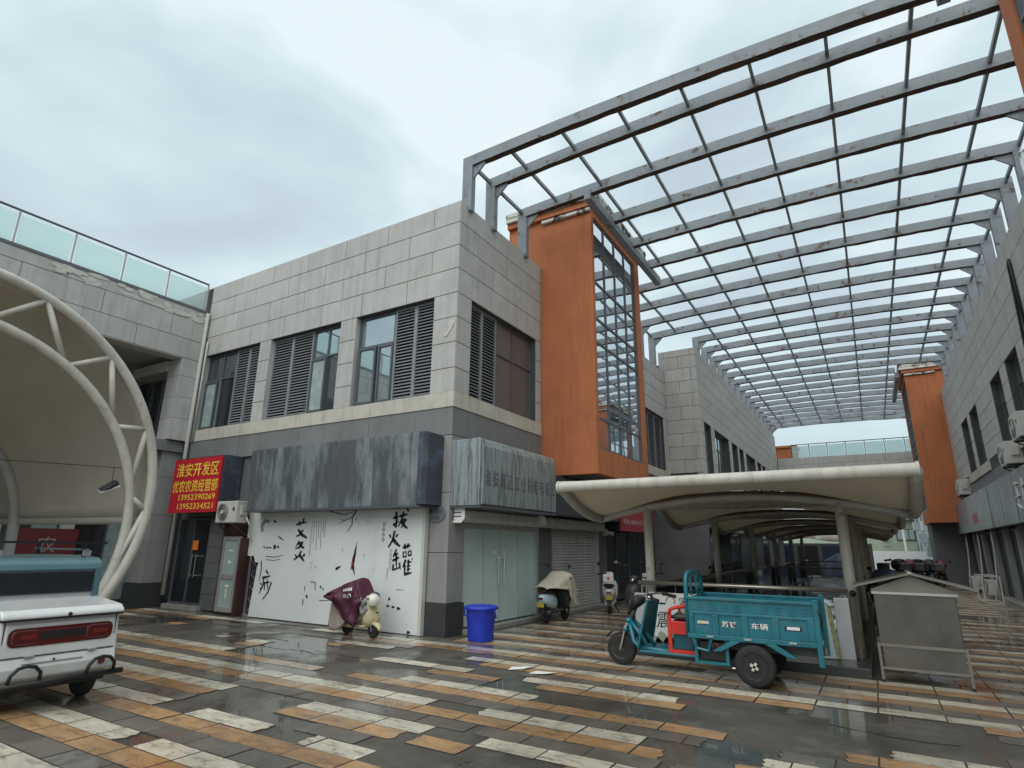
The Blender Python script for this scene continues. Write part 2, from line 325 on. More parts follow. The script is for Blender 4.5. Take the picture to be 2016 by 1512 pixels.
def panel(fac, parent, u0, u1, z0, z1, mt, d=.018, gap=.012, name='stone_panel', ch=.006):
    w, h = round(u1-u0-gap, 3), round(z1-z0-gap, 3); key = (fac.k, w, h, mt, d)
    if key not in PANEL:
        m = MB(); F2 = Fac(fac.k, 0); a, b = w/2, h/2
        q = [F2.P(-a, -b, -.02), F2.P(a, -b, -.02), F2.P(a, b, -.02), F2.P(-a, b, -.02)]
        r_ = [F2.P(-a, -b, d-ch), F2.P(a, -b, d-ch), F2.P(a, b, d-ch), F2.P(-a, b, d-ch)]
        t = [F2.P(-a+ch, -b+ch, d), F2.P(a-ch, -b+ch, d), F2.P(a-ch, b-ch, d), F2.P(-a+ch, b-ch, d)]
        m.add(q+r_+t, [(0, 1, 5, 4), (1, 2, 6, 5), (2, 3, 7, 6), (3, 0, 4, 7), (4, 5, 9, 8), (5, 6, 10, 9), (6, 7, 11, 10), (7, 4, 8, 11), (8, 9, 10, 11)])
        me = m.mesh(name); me.materials.append(MATS[mt]); PANEL[key] = me
    return inst(PANEL[key], name, parent, fac.P((u0+u1)/2, (z0+z1)/2))
def rows(fac, parent, u0, u1, zs, L, mt, start, shift, holes=()):
    for i in range(len(zs)-1):
        za, zb = zs[i], zs[i+1]; x = start+(shift if i % 2 else 0)
        while x > u0: x -= L
        cuts = [u0]
        while x < u1-.05:
            if x > u0+.05: cuts.append(x)
            x += L
        cuts.append(u1)
        for a, b in zip(cuts, cuts[1:]):
            seg = [(a, b)]
            for h0, h1, hz0, hz1 in holes:
                if hz0 < (za+zb)/2 < hz1:
                    ns = []
                    for p, q in seg:
                        if h1 <= p or h0 >= q: ns.append((p, q)); continue
                        if p < h0: ns.append((p, h0))
                        if q > h1: ns.append((h1, q))
                    seg = ns
            for p, q in seg:
                if q-p > .05: panel(fac, parent, p, q, za, zb, mt)
def wall(fac, parent, u0, u1, z0, z1, th, mt, holes=(), name='wall', d0=0):
    us = sorted({u0, u1, *[h[0] for h in holes], *[h[1] for h in holes]}); zs = sorted({z0, z1, *[h[2] for h in holes], *[h[3] for h in holes]})
    m = MB()
    for a, b in zip(us, us[1:]):
        for c, d in zip(zs, zs[1:]):
            um, zm = (a+b)/2, (c+d)/2
            if any(h[0] < um < h[1] and h[2] < zm < h[3] for h in holes): continue
            fac.box(m, a, b, c, d, d0-th, d0)
    return m.build(name, mt, parent)
def louvre(fac, parent, u0, u1, z0, z1, d=-.14, pitch=.072, name='louvre_shutter'):
    m = MB(); fr = .045
    for a, b in ((u0, u0+fr), (u1-fr, u1)): fac.box(m, a, b, z0, z1, d-.03, d+.03)
    for a, b in ((z0, z0+fr), (z1-fr, z1)): fac.box(m, u0+fr, u1-fr, a, b, d-.028, d+.028)
    p = m.build(name, 'louvre', parent)
    key = ('slat', fac.k, round(u1-u0, 2))
    if key not in PANEL:
        m = MB(); F2 = Fac(fac.k, 0); a = (u1-u0)/2-fr-.002
        m.hexa([F2.P(-a, -.030, .026), F2.P(a, -.030, .026), F2.P(a, -.022, .030), F2.P(-a, -.022, .030), F2.P(-a, .022, -.026), F2.P(a, .022, -.026), F2.P(a, .030, -.022), F2.P(-a, .030, -.022)])
        PANEL[key] = m.mesh('slat'); PANEL[key].materials.append(MATS['louvre'])
    n = int((z1-z0-2*fr)/pitch)
    for i in range(n): inst(PANEL[key], 'slat', p, fac.P((u0+u1)/2, z0+fr+(i+.5)*(z1-z0-2*fr)/n, d))
    m = MB(); fac.box(m, u0, u1, z0, z1, d-.10, d-.07); m.build('shutter_backing', 'black', p)
    return p
def sash(fac, parent, u0, u1, z0, z1, d=-.15, fr=.045, pm='pane', cols=(), tr=(), name='window', fm='frame'):
    """window with outer frame, mullions at cols, transoms at tr; every pane its own sub-part. pm: one name or a list per pane (row major from the bottom)"""
    m = MB(); us = [u0]+list(cols)+[u1]; zs = [z0]+list(tr)+[z1]
    for a, b in ((u0, u0+fr), (u1-fr, u1)): fac.box(m, a, b, z0, z1, d-.03, d+.03)
    for a, b in ((z0, z0+fr), (z1-fr, z1)): fac.box(m, u0+fr, u1-fr, a, b, d-.028, d+.028)
    for c in cols: fac.box(m, c-fr/2, c+fr/2, z0+fr, z1-fr, d-.024, d+.024)
    for c in tr: fac.box(m, u0+fr, u1-fr, c-fr/2, c+fr/2, d-.022, d+.026)
    p = m.build(name, fm, parent); k = 0
    for j in range(len(zs)-1):
        for i in range(len(us)-1):
            q = MB(); fac.box(q, us[i]+fr*.5, us[i+1]-fr*.5, zs[j]+fr*.5, zs[j+1]-fr*.5, d-.012, d-.004)
            q.build('pane', pm if isinstance(pm, str) else pm[k % len(pm)], p); k += 1
    return p
# ------------------------------------------------------------------ ground
PX0, PX1, PY0, PY1 = -3.35, -.5, 10.55, 40.0         # the stairwell under the pale canopy
m = MB()
for a, b, c, d in ((-900, -400, PX0, 900), (PX1, -400, 900, 900), (PX0, -400, PX1, PY0), (PX0, PY1, PX1, 900)):
    m.add([(a, b, -.008), (c, b, -.008), (c, d, -.008), (a, d, -.008)], [(0, 1, 2, 3)])
tag(m.build('ground', 'cement'), kind='structure')
m = MB(); m.box(PX0-.15, PY0, -3, PX0, PY1, -.012).box(PX1, PY0, -3, PX1+.15, PY1, -.012).box(PX0-.15, PY0-.15, -3, PX1+.15, PY0, -.012)
m.hexa([(PX0, PY0, -3.2), (PX1, PY0, -3.2), (PX1, PY1, -.2), (PX0, PY1, -.2), (PX0, PY0, -3), (PX1, PY0, -3), (PX1, PY1, -.012), (PX0, PY1, -.012)])
tag(m.build('stairwell', 'cement_dark'), kind='structure')
PATCH = [
[(-1.9,6.48),(-1.91,6.82),(-1.97,6.84),(-2.12,7.1),(-2.46,7.3),(-.85,7.33),(-.74,7.49),(.63,7.54),(.63,7.29),(.77,7.17),(.89,7.2),(.84,6.61),(.4,6.27),(-.1,6.24),(-.15,6.11),(-.19,5.95),(-.51,5.93),(-.89,5.7),(-1.04,5.24),(-1.57,4.9),(-1.64,5.15),(-1.83,5.24),(-1.9,5.51),(-1.33,5.74),(-1.33,5.98),(-1.94,5.94)],
[(-3.67,3.81),(-3.68,3.98),(-3.93,4.08),(-3.94,4.27),(-3.71,4.47),(-3.63,4.44),(-3.47,4.24),(-3.12,4.27),(-3.08,4.52),(-2.7,4.51),(-2.48,4.54),(-2.28,4.52),(-2.18,4.31),(-3.29,3.6)],
[(-8.46,7.31),(-8.17,7.51),(-7.78,7.24),(-7.02,7.55),(-6.62,8.05),(-6.05,8.08),(-5.23,8.11),(-5.46,7.67),(-4.76,7.38),(-4.25,7.27),(-3.64,6.61),(-3.28,6.42),(-3.6,6.31),(-4.24,6.37),(-4.2,6.81),(-4.78,6.82),(-5.29,6.34),(-5.32,6),(-6.41,6),(-6.99,6.07),(-8.12,6.09),(-8.81,6.14),(-8.86,7.21)],
[(-14.27,7.24),(-13.78,7.9),(-11.88,8.45),(-9.98,8.58),(-8.2,8.2),(-8,7.41),(-8.26,6.85),(-9.79,6.65),(-10.36,6.33),(-12.02,6.46),(-12.74,6.47)],
[(-6.41,3.78),(-6.52,4.08),(-6.42,4.27),(-5.65,4.23),(-5.61,4.09),(-6.14,4.05),(-6.14,3.79)],
[(-5.65,3.02),(-5.71,3.29),(-5.39,3.29),(-5.36,3.02)],
[(-4.88,3.81),(-4.97,4.08),(-5.61,4.09),(-5.67,4.25),(-5.41,4.33),(-5.18,4.27),(-4.88,4.31),(-4.27,3.79)],
[(-6.61,4.31),(-6.49,4.57),(-6.46,4.81),(-5.58,4.89),(-5.29,4.65),(-5.38,4.3),(-5.67,4.25)],
[(-4.21,5.29),(-4.23,5.59),(-3.73,5.61),(-3.62,5.54),(-3.63,5.33)],
[(-3.65,4.5),(-3.65,4.82),(-3.3,4.91),(-3.06,4.81),(-3.08,4.55)],
[(-2.47,6.57),(-3.02,6.53),(-3.26,6.47),(-3.63,6.44),(-3.29,6.05),(-3.05,6.06),(-2.48,6.02),(-1.9,5.99),(-1.86,6.51)]]
def inside(p, poly):
    c = False; j = len(poly)-1
    for i in range(len(poly)):
        (xi, yi), (xj, yj) = poly[i], poly[j]
        if (yi > p[1]) != (yj > p[1]) and p[0] < (xj-xi)*(p[1]-yi)/(yj-yi)+xi: c = not c
        j = i
    return c
KEEP = {(-8.9, 7.9), (-8.3, 8.1), (-12.5, 7.35), (-10.2, 7.1), (-11.6, 7.9), (-5.9, 7.0), (-5.4, 7.0), (-4.9, 6.6), (-9.5, 7.0), (-7.9, 8.2)}
def blocked(x, y):
    if x < -15.95 or y > 44 or x > 3.6: return True
    if y > 8.93 and x < -6.6: return True
    if PX0-.35 < x < PX1+.35 and 9.42 < y < PY1+.3: return True
    if any((x-a)**2/.36+(y-b)**2/.02 < 1 for a, b in KEEP): return False
    return any(inside((x, y), p) for p in PATCH)
RW, TL = .2567, .5775
pieces = []
k0 = -48
for k in range(k0, 26):
    for q in range(3):
        y1 = 7.86-.77*k-RW*q; y0 = y1-RW
        if y1 < -1.2 or y0 > 43.5: continue
        x = -.19-TL*32+(TL/2 if q == 2 else 0)
        while x < 3.9:
            a, b = x+.004, x+TL-.004; x += TL
            N = 14; st = [blocked(a+(b-a)*(i+.5)/N, (y0+y1)/2) for i in range(N)]
            if all(st): continue
            if random.random() < .012 and y0 < 12: continue
            i = 0
            while i < N:
                if st[i]: i += 1; continue
                j = i
                while j < N and not st[j]: j += 1
                if (j-i)*TL/N > .09: pieces.append((a+(b-a)*i/N if i else a, a+(b-a)*j/N if j < N else b, y0+.003, y1-.003, q, i > 0, j < N))
                i = j
def jag(x, y0, y1, on, s):
    if not on: return [(x, y0), (x, y1)]
    n = 5; return [(x+s*random.uniform(-.02, .035)+s*(.02 if t in (0, n) else 0), y0+(y1-y0)*t/n) for t in range(n+1)]
def tile(m, pc, tilt=True):
    a, b, y0, y1, q, ja, jb = pc
    pl = jag(b, y0, y1, jb, -1)+jag(a, y0, y1, ja, 1)[::-1]
    z = random.uniform(-.0025, .0025) if tilt else 0; sx = random.uniform(-.004, .004) if tilt else 0; n = len(pl); m.cur = q
    vs = [(u, v, -.02) for u, v in pl]+[(u, v, z+sx*(u-a)-.002) for u, v in pl]
    cx, cy = sum(u for u, v in pl)/n, sum(v for u, v in pl)/n
    vs += [(u+(cx-u)*.004/max(.05, abs(cx-u)) if abs(cx-u) > .01 else u, v+(cy-v)*.003/max(.03, abs(cy-v)), z+sx*(u-a)) for u, v in pl]
    m.cur = 3; m.add(vs, [(i, (i+1) % n, n+(i+1) % n, n+i) for i in range(n)]+[(n+i, n+(i+1) % n, 2*n+(i+1) % n, 2*n+i) for i in range(n)])
    m.cur = q; m.f.append(tuple(len(m.v)-n+i for i in range(n))); m.m.append(q)
def proj(p):
    v = Vector(p)-EYE; z = v.dot(fw)
    if z < .3: return None
    return (1008+CF*v.dot(rt)/z, 756-CF*v.dot(up)/z)
def area(pc):
    a, b, y0, y1 = pc[:4]; P = [proj((x, y, 0)) for x, y in ((a, y0), (b, y0), (b, y1), (a, y1))]
    if any(p is None for p in P): return 0
    cx, cy = sum(p[0] for p in P)/4, sum(p[1] for p in P)/4
    if not (-40 < cx < 2056 and 1000 < cy < 1560): return 0
    return abs(sum(P[i-1][0]*P[i][1]-P[i][0]*P[i-1][1] for i in range(4)))/2
pieces.sort(key=area, reverse=True)
TM = ('tile_white', 'tile_orange', 'tile_grey')
pave = MB(); pave.box(-17, -1.3, -.03, -16.1, 8.9, -.011)
pv = tag(pave.build('pavement', 'cement'), kind='structure')
for pc in pieces[:300]:
    m = MB(); tile(m, pc); m.m = [1 if x == 3 else 0 for x in m.m]; m.build('paving_tile', [TM[pc[4]], 'grout'], pv)
m = MB()
for pc in pieces[300:]: tile(m, pc, area(pc) > 0)
tag(m.build('paving_tile', list(TM)+['grout'], pv), kind='stuff')
for pts in ([(-8.9, 6.75), (-8.3, 6.66), (-7.9, 6.78), (-7.5, 6.70), (-7.2, 6.86)], [(-7.2, 6.86), (-6.8, 6.80), (-6.5, 6.95)], [(-9.8, 7.2), (-9.2, 7.32), (-8.7, 7.22)], [(-.6, 6.9), (.0, 6.75), (.5, 6.8)], [(-2.9, 4.2), (-2.95, 4.0), (-2.9, 3.7)]):
    def crack(m):
        L_ = []
        for (a, b), (c, d) in zip(pts, pts[1:]): L_ += [(a+(c-a)*t/6+random.uniform(-.02, .02), b+(d-b)*t/6+random.uniform(-.02, .02)) for t in range(6)]
        vs = [(x, y+s*random.uniform(.004, .014), -.0045) for x, y in L_ for s in (-1, 1)]; m.add(vs, [(2*i, 2*i+1, 2*i+3, 2*i+2) for i in range(len(L_)-1)])
    shape('crack', crack, 'black', pv)
# ------------------------------------------------------------------ corner building
YA, XB = 9.1, -6.89
A, B = Fac('-y', YA), Fac('+x', XB)
mb = thing('corner_building', 'two-storey grey stone corner building with louvred upper windows and shuttered shops', 'building', (-11, 12, 0))
ZT = [4.29, 4.61, 5.12, 5.68, 6.24, 6.79, 7.36, 7.91, 8.47, 9.0]
WA = [(-9.83, -7.49), (-12.95, -10.34), (-15.85, -13.39)]
hA = [(a, b, 4.61, 6.79) for a, b in WA]+[(-18.75, -17.55, 4.61, 7.1)]
wall(A, mb, -20, -6.91, 4.29, 8.99, .35, 'joint', hA)
wall(B, mb, 9.44, 12.9, 4.29, 8.99, .3, 'joint', [(9.62, 12.53, 4.61, 6.79)])
shape('wall', lambda m: m.box(-20, 9.44, 4.2, -7.3, 21.5, 8.7), 'joint', mb)
shape('roof_slab', lambda m: m.box(-20, 9.2, 8.5, -7.0, 21.5, 8.6), 'band', mb)
rows(A, mb, -16.0, -6.89+.018, ZT[5:], 1.395, 'panel', -8.3+1.395*3, -.70+1.395)
rows(B, mb, 9.1, 12.8, ZT[5:], 1.395, 'panel_b', 9.81, .70)
for a, b in ((-7.49, -6.872), (-10.34, -9.83), (-13.39, -12.95), (-16, -15.85)):
    for z0, z1 in zip(ZT[1:5], ZT[2:6]): panel(A, mb, a, b, z0, z1, 'panel')
for z0, z1 in zip(ZT[1:5], ZT[2:6]): panel(B, mb, 9.1, 9.62, z0, z1, 'panel_b')
for z0, z1 in zip(ZT[1:5], ZT[2:6]): panel(B, mb, 12.53, 12.79, z0, z1, 'panel_b')
for a, b in WA:                      # stone reveals beside the windows
    for u, s in ((a, 1), (b, -1)):
        shape('reveal', lambda m: A.box(m, u-.006*s, u+.004*s, 4.62, 6.78, -.12, .012), 'panel', mb)
for i in range(4): shape('sill', lambda m: A.box(m, -16+i*2.285, -16+(i+1)*2.285-.008+(.008 if i == 3 else 0), 4.295, 4.61, -.2, .03), 'sill', mb)
for i in range(2): shape('sill', lambda m: B.box(m, 9.302+i*1.75, 9.302+(i+1)*1.75-.008, 4.295, 4.61, -.2, .03), 'sill', mb)
# windows
sash(A, mb, -9.83, -8.69, 4.62, 6.78, cols=(), tr=(6.03,), pm=['pane', 'pane_sky']); 
sash(A, mb, -9.78, -9.22, 4.66, 6.0, d=-.10, pm='pane_sky', fr=.05); sash(A, mb, -9.18, -8.73, 4.66, 6.0, d=-.13, pm='pane_sky')
louvre(A, mb, -8.69, -8.09, 4.62, 6.78); louvre(A, mb, -8.09, -7.49, 4.62, 6.78)
louvre(A, mb, -12.95, -12.19, 4.62, 6.78); louvre(A, mb, -12.19, -11.42, 4.62, 6.78)
sash(A, mb, -11.42, -10.34, 4.62, 6.78, tr=(6.05,), cols=(-10.88,), pm=['curtain', 'pane', 'pane_sky', 'pane_sky']); sash(A, mb, -11.38, -10.86, 4.66, 6.0, d=-.1, pm='curtain')
sash(A, mb, -15.85, -14.52, 4.62, 6.78, tr=(6.05,), cols=(-15.15,), pm=['curtain', 'pane_black', 'pane', 'pane']); sash(A, mb, -15.8, -15.25, 4.66, 6.0, d=-.1, pm='curtain')
louvre(A, mb, -14.52, -13.96, 4.62, 6.78); louvre(A, mb, -13.96, -13.39, 4.62, 6.78)
louvre(A, mb, -18.75, -18.15, 4.62, 6.6); louvre(A, mb, -18.15, -17.55, 4.62, 6.6)
sash(A, mb, -18.75, -17.55, 6.6, 7.1, cols=(-18.15,), pm='pane')
louvre(B, mb, 9.62, 10.21, 4.62, 6.78); louvre(B, mb, 10.21, 10.81, 4.62, 6.78)
sash(B, mb, 10.81, 12.53, 4.62, 6.78, tr=(5.95,), cols=(11.6,), pm='curtain_grey')
# dark band over the shops and the ground floor
for i in range(4): shape('band_panel', lambda m: A.box(m, -16+i*2.2805, -16+(i+1)*2.2805-.008+(.008 if i == 3 else 0), 3.725, 4.288, -.2, .012), 'band', mb)
shape('band_panel', lambda m: B.box(m, 9.302, 12.8, 3.725, 4.288, -.2, .012), 'band', mb)
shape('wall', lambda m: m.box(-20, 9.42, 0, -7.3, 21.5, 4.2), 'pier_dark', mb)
for z0, z1 in ((.57, 1.47), (1.47, 2.59), (2.59, 3.715)):
    shape('pier_block', lambda m: m.box(-7.42, 9.082, z0+.004, -6.872, 9.6, z1-.006), 'pier', mb, bevel=.006)
shape('pier_core', lambda m: m.box(-7.40, 9.10, 0, -6.89, 9.58, 3.72), 'joint', mb)
shape('plinth', lambda m: m.box(-7.45, 9.055, -.01, -6.845, 9.63, .56), 'granite', mb, bevel=.006)
shape('shopfront_wall', lambda m: m.box(-15.9, 9.16, 2.25, -7.42, 9.42, 3.72), 'pier_dark', mb)
shape('shopfront_wall', lambda m: m.box(-14.47, 9.14, 0, -13.9, 9.42, 2.25), 'woodbrown', mb)
for i in range(6): shape('wall_tile', lambda m: m.box(-14.46, 9.115, .02+i*.37, -13.91, 9.14, .38+i*.37), 'pier_dark', mb)
shape('shopfront_wall', lambda m: m.box(-13.9, 9.2, 0, -12.3, 9.42, 2.25), 'oxblood', mb)
shape('shopfront_wall', lambda m: m.box(-12.3, 9.36, 0, -7.42, 9.41, 2.25), 'black', mb)
d = sash(A, mb, -15.9, -14.48, .1, 2.22, d=-.06, pm='pane_black', cols=(-15.2,), name='glass_door')
for x in (-15.0, -14.83): shape('door_handle', lambda m: m.cyl((x, 9.06, .75), (x, 9.06, 1.32), .015, 8).cyl((x, 9.06, .8), (x, 9.15, .8), .01, 6).cyl((x, 9.06, 1.27), (x, 9.15, 1.27), .01, 6), 'chrome', d)
shape('notice', lambda m: m.box(-15.2, 9.136, 1.42, -14.93, 9.14, 1.66), 'paper_orange', d)
shape('threshold', lambda m: m.box(-15.95, 9.0, -.01, -14.4, 9.3, .09), 'kerb', mb)
# alley-side ground floor
shape('shopfront_wall', lambda m: B.box(m, 9.6, 21.6, 2.28, 3.72, -.4, -.03), 'pier_dark', mb)
d = sash(B, mb, 9.62, 12.55, .1, 1.95, d=-.05, pm='doorgreen', cols=(10.35, 10.98, 11.75), fr=.012, name='glass_door', fm='pane_frost')
for y in (10.88, 11.1): shape('door_handle', lambda m: m.cyl((XB+.03, y, .82), (XB+.03, y, 1.38), .014, 8).cyl((XB+.03, y, .88), (XB-.06, y, .88), .01, 6).cyl((XB+.03, y, 1.32), (XB-.06, y, 1.32), .01, 6), 'chrome', d)
for y in (10.78, 11.18): shape('lock_plate', lambda m: m.box(XB-.04, y-.05, 1.42, XB-.035, y+.05, 1.52), 'paper_white', d)
shape('door_post', lambda m: B.box(m, 12.55, 12.66, .08, 2.05, -.1, .02), 'alu', mb)
shape('lintel', lambda m: B.box(m, 9.6, 12.66, 1.95, 2.06, -.1, .012), 'alu', mb)
for u0, u1 in ((9.24, 12.65), (12.86, 16.17)):
    shape('shutter_box', lambda m: m.prism([(XB-.1, 2.04), (XB+.22, 2.04), (XB+.28, 2.1), (XB+.28, 2.25), (XB+.24, 2.29), (XB-.1, 2.29)], 1, u0, u1), 'shutter', mb, bevel=.01)
shape('threshold', lambda m: B.box(m, 9.6, 16.4, -.01, .075, -.3, .18), 'kerb', mb, bevel=.01)
for u0, u1 in ((12.66, 13.38), (16.3, 16.95)):
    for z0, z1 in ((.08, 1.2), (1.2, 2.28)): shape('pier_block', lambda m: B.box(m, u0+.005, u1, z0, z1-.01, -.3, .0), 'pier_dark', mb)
sh = shape('roller_shutter', lambda m: B.box(m, 13.38, 16.3, .075, 2.05, -.12, -.09), 'shutter', mb)
me = None
for i in range(27):
    z = .08+i*.073
    if me is None:
        m = MB(); m.prism([(-.004, 0), (.02, .012), (.024, .036), (.02, .06), (-.004, .071)], 1, -1.44, 1.44); me = m.mesh('slat'); me.materials.append(MATS['shutter'])
    inst(me, 'slat', sh, (XB-.09, 14.84, z))
shape('shutter_rail', lambda m: B.box(m, 16.26, 16.32, .08, 2.04, -.12, .02).box(XB-.12, 13.36, .08, XB+.02, 13.42, 2.04), 'alu', mb)
sash(B, mb, 16.95, 21.5, .05, 2.28, d=-.15, pm='pane_black', cols=(18.1, 19.2, 20.3), name='shop_window')
shape('painted_glow', lambda m: m.box(XB-.14, 17.9, 1.12, XB-.1, 18.05, 1.2), 'paper_white', mb)  # glow painted as a plain white block; it emits nothing
# recessed upper wall behind the stair tower
C = Fac('+x', -6.2)
wall(C, mb, 16.5, 21.6, 4.1, 8.2, .4, 'joint', [(18.2, 21.2, 4.3, 6.3)])
rows(C, mb, 16.55, 21.6, [6.3, 6.77, 7.25, 7.73, 8.2], 1.395, 'panel_b', 17, .7)
for a, b in ((16.55, 18.2), (21.2, 21.6)):
    for z0, z1 in zip((4.3, 4.8, 5.3, 5.8), (4.8, 5.3, 5.8, 6.3)): panel(C, mb, a, b, z0, z1, 'panel_b')
sash(C, mb, 18.2, 19.7, 4.3, 6.3, tr=(5.6,), cols=(18.95,), pm='pane'); louvre(C, mb, 19.7, 20.45, 4.3, 6.3); louvre(C, mb, 20.45, 21.2, 4.3, 6.3)
shape('sill', lambda m: C.box(m, 16.5, 21.6, 4.0, 4.3, -.3, .05), 'sill', mb)
shape('damage_patch', lambda m: m.add([A.P(-7.22+dx, 5.86+dz, .021+.012*(i % 2)) for i, (dx, dz) in enumerate(((0, 0), (.1, -.05), (.2, .06), (.27, .16), (.32, .32), (.22, .3), (.12, .27), (.16, .14)))], [tuple(range(8))]), 'plaster', mb)
# roof drain pipe in the inner corner
pp = tag(shape('drain_pipe', lambda m: m.tube([(-15.93, 8.99, 8.1), (-15.93, 8.99, .3)], .055, 10).tube([(-15.78, 9.03, 7.2), (-15.78, 9.03, 4.3)], .03, 8), 'tubegrey', smooth=True), 'grey drain pipe running down the inner corner beside the leftmost louvred window', 'drain pipe')
# ------------------------------------------------------------------ orange stair towers
def tower(label, y0, y1, xb, xf, z0, zt, back):
    """xb wall side, xf front plane; glass in the front plane"""
    s = 1 if xf > xb else -1
    t = thing('stair_tower', label, 'tower', ((xb+xf)/2, (y0+y1)/2, 0), group='orange stair towers along the alley')
    F = Fac('+x' if s > 0 else '-x', xf)
    g0, g1, gz0, gz1 = y0+.15, y1-.40, z0+.62, zt-.2
    wall(F, t, y0, y1, z0, zt, .22, 'orange', [(g0, g1, gz0, gz1)], name='front_wall')
    shape('side_wall', lambda m: m.box(xb-s*back, y0, z0, xf-s*.22, y0+.2, zt), 'orange', t)
    shape('side_wall', lambda m: m.box(xb-s*back, y1-.2, z0, xf-s*.22, y1, zt), 'orange', t)
    shape('base_slab', lambda m: m.box(xb, y0+.2, z0+.004, xf-s*.22, y1-.2, z0+.15), 'pier_dark', t)
    zz = [gz0, gz0+.77, gz0+2.75, gz0+3.4, gz0+4.42, gz1]; uu = [g0+(g1-g0)*i/4 for i in range(1, 4)]
    sash(F, t, g0, g1, gz0, gz1, d=-.06, fr=.05, cols=uu, tr=zz[1:-1], pm='pane_tower', name='glazing')
    shape('roof_cap', lambda m: m.box(xb-s*back, y0-.12, zt, xf+s*.1, y1+.12, zt+.16), 'orange', t)
    shape('fascia', lambda m: m.box(xb-s*back, y0-.2, zt+.16, xf+s*.2, y1+.2, zt+.3).box(xb-s*back, y0-.22, zt+.3, xf+s*.22, y0-.14, zt+.42).box(xf+s*.14, y0-.14, zt+.3, xf+s*.22, y1+.2, zt+.42), 'flaking', t)
    shape('steel_beam', lambda m: m.box(xf+s*.25, y0-1.0, zt-.42, xf+s*.42, y1+1.0, zt-.16), 'steel', t)
    shape('gutter_strip', lambda m: m.box(xb+s*.1, y0-.1, zt-.12, xf, y0-.005, zt-.04), 'flaking', t)
    return t
tower('tall orange stair tower with glazed front, next to the corner building', 12.8, 16.55, -6.89, -5.35, 3.28, 10.38, 1.0)
tower('orange stair tower far down the alley on the right-hand building', 33.4, 37.15, 3.67, 2.32, 2.85, 10.0, 0.5)
tower('orange stair tower cut off by the right edge of the picture', 4.75, 8.5, 3.67, 2.35, 2.85, 10.2, .5)
# ------------------------------------------------------------------ second left block
fb = thing('long_building', 'long grey stone building with a row of tall windows behind the orange tower', 'building', (-6, 32, 0))
D = Fac('+x', -4.95); E_ = Fac('-y', 21.6)
zf = [4.1, 4.25, 4.74, 5.23, 5.73, 6.24, 6.75, 7.25, 7.75, 8.25, 8.74, 9.02]
wl = []
for o in (0, 6.9, 13.8): wl += [(22.2+o, 23.35+o), (23.95+o, 26.75+o), (27.35+o, 28.7+o)]
wl = [w for w in wl if w[1] < 42.8]
holes = [(a, b, 4.25, 6.24) for a, b in wl]
wall(D, fb, 21.62, 43.0, 4.1, 9.0, .3, 'joint', holes); wall(E_, fb, -6.36, -4.97, 8.2, 9.0, .3, 'joint'); wall(E_, fb, -6.9, -4.97, 0, 8.2, .3, 'joint')
shape('wall', lambda m: m.box(-16, 21.93, 0, -5.3, 43, 8.6), 'joint', fb)
rows(D, fb, 21.6, 43, zf[5:], 1.395, 'panel_b', 22.3, .7)
rows(E_, fb, -6.36, -4.932, zf[1:], 1.0, 'panel_b', -5.6, .45)
ge = sorted([21.6]+[x for w in wl for x in w]+[43])
for a, b in zip(ge[::2], ge[1::2]):
    for z0, z1 in zip(zf[1:5], zf[2:6]): panel(D, fb, a, b, z0, z1, 'panel_b')
shape('sill', lambda m: D.box(m, 21.58, 43, 3.95, 4.24, -.2, .03), 'sill', fb)
for i, (a, b) in enumerate(wl):
    if b-a > 2: sash(D, fb, a, b, 4.25, 6.24, d=-.2, cols=(a+.7, a+1.4, a+2.1), tr=(5.55,), pm=['pane', 'pane_sky', 'pane', 'pane', 'pane_sky', 'pane_sky', 'pane_sky', 'pane'])
    elif i % 3 == 0: louvre(D, fb, a, b, 4.25, 6.24, d=-.2, pitch=.12)
    else: sash(D, fb, a, b, 4.25, 6.24, d=-.2, cols=((a+b)/2,), tr=(5.55,), pm='pane')
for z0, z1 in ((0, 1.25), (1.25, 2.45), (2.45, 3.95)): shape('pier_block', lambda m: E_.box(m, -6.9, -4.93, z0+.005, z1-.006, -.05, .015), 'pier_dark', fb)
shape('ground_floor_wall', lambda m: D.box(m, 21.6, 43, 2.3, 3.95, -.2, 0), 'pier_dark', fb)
sash(D, fb, 21.75, 42.9, .05, 2.3, d=-.15, cols=[21.75+2.1*i for i in range(1, 10)], pm=['pane_black', 'pier_dark'], name='shop_window')
tag(shape('shop_sign', lambda m: m.box(-4.95, 22.4, 2.2, -4.6, 28, 3.2), 'signmetal_b', bevel=.01), 'long weathered metal sign above the shops of the long building', 'sign', 'metal shop sign boxes')
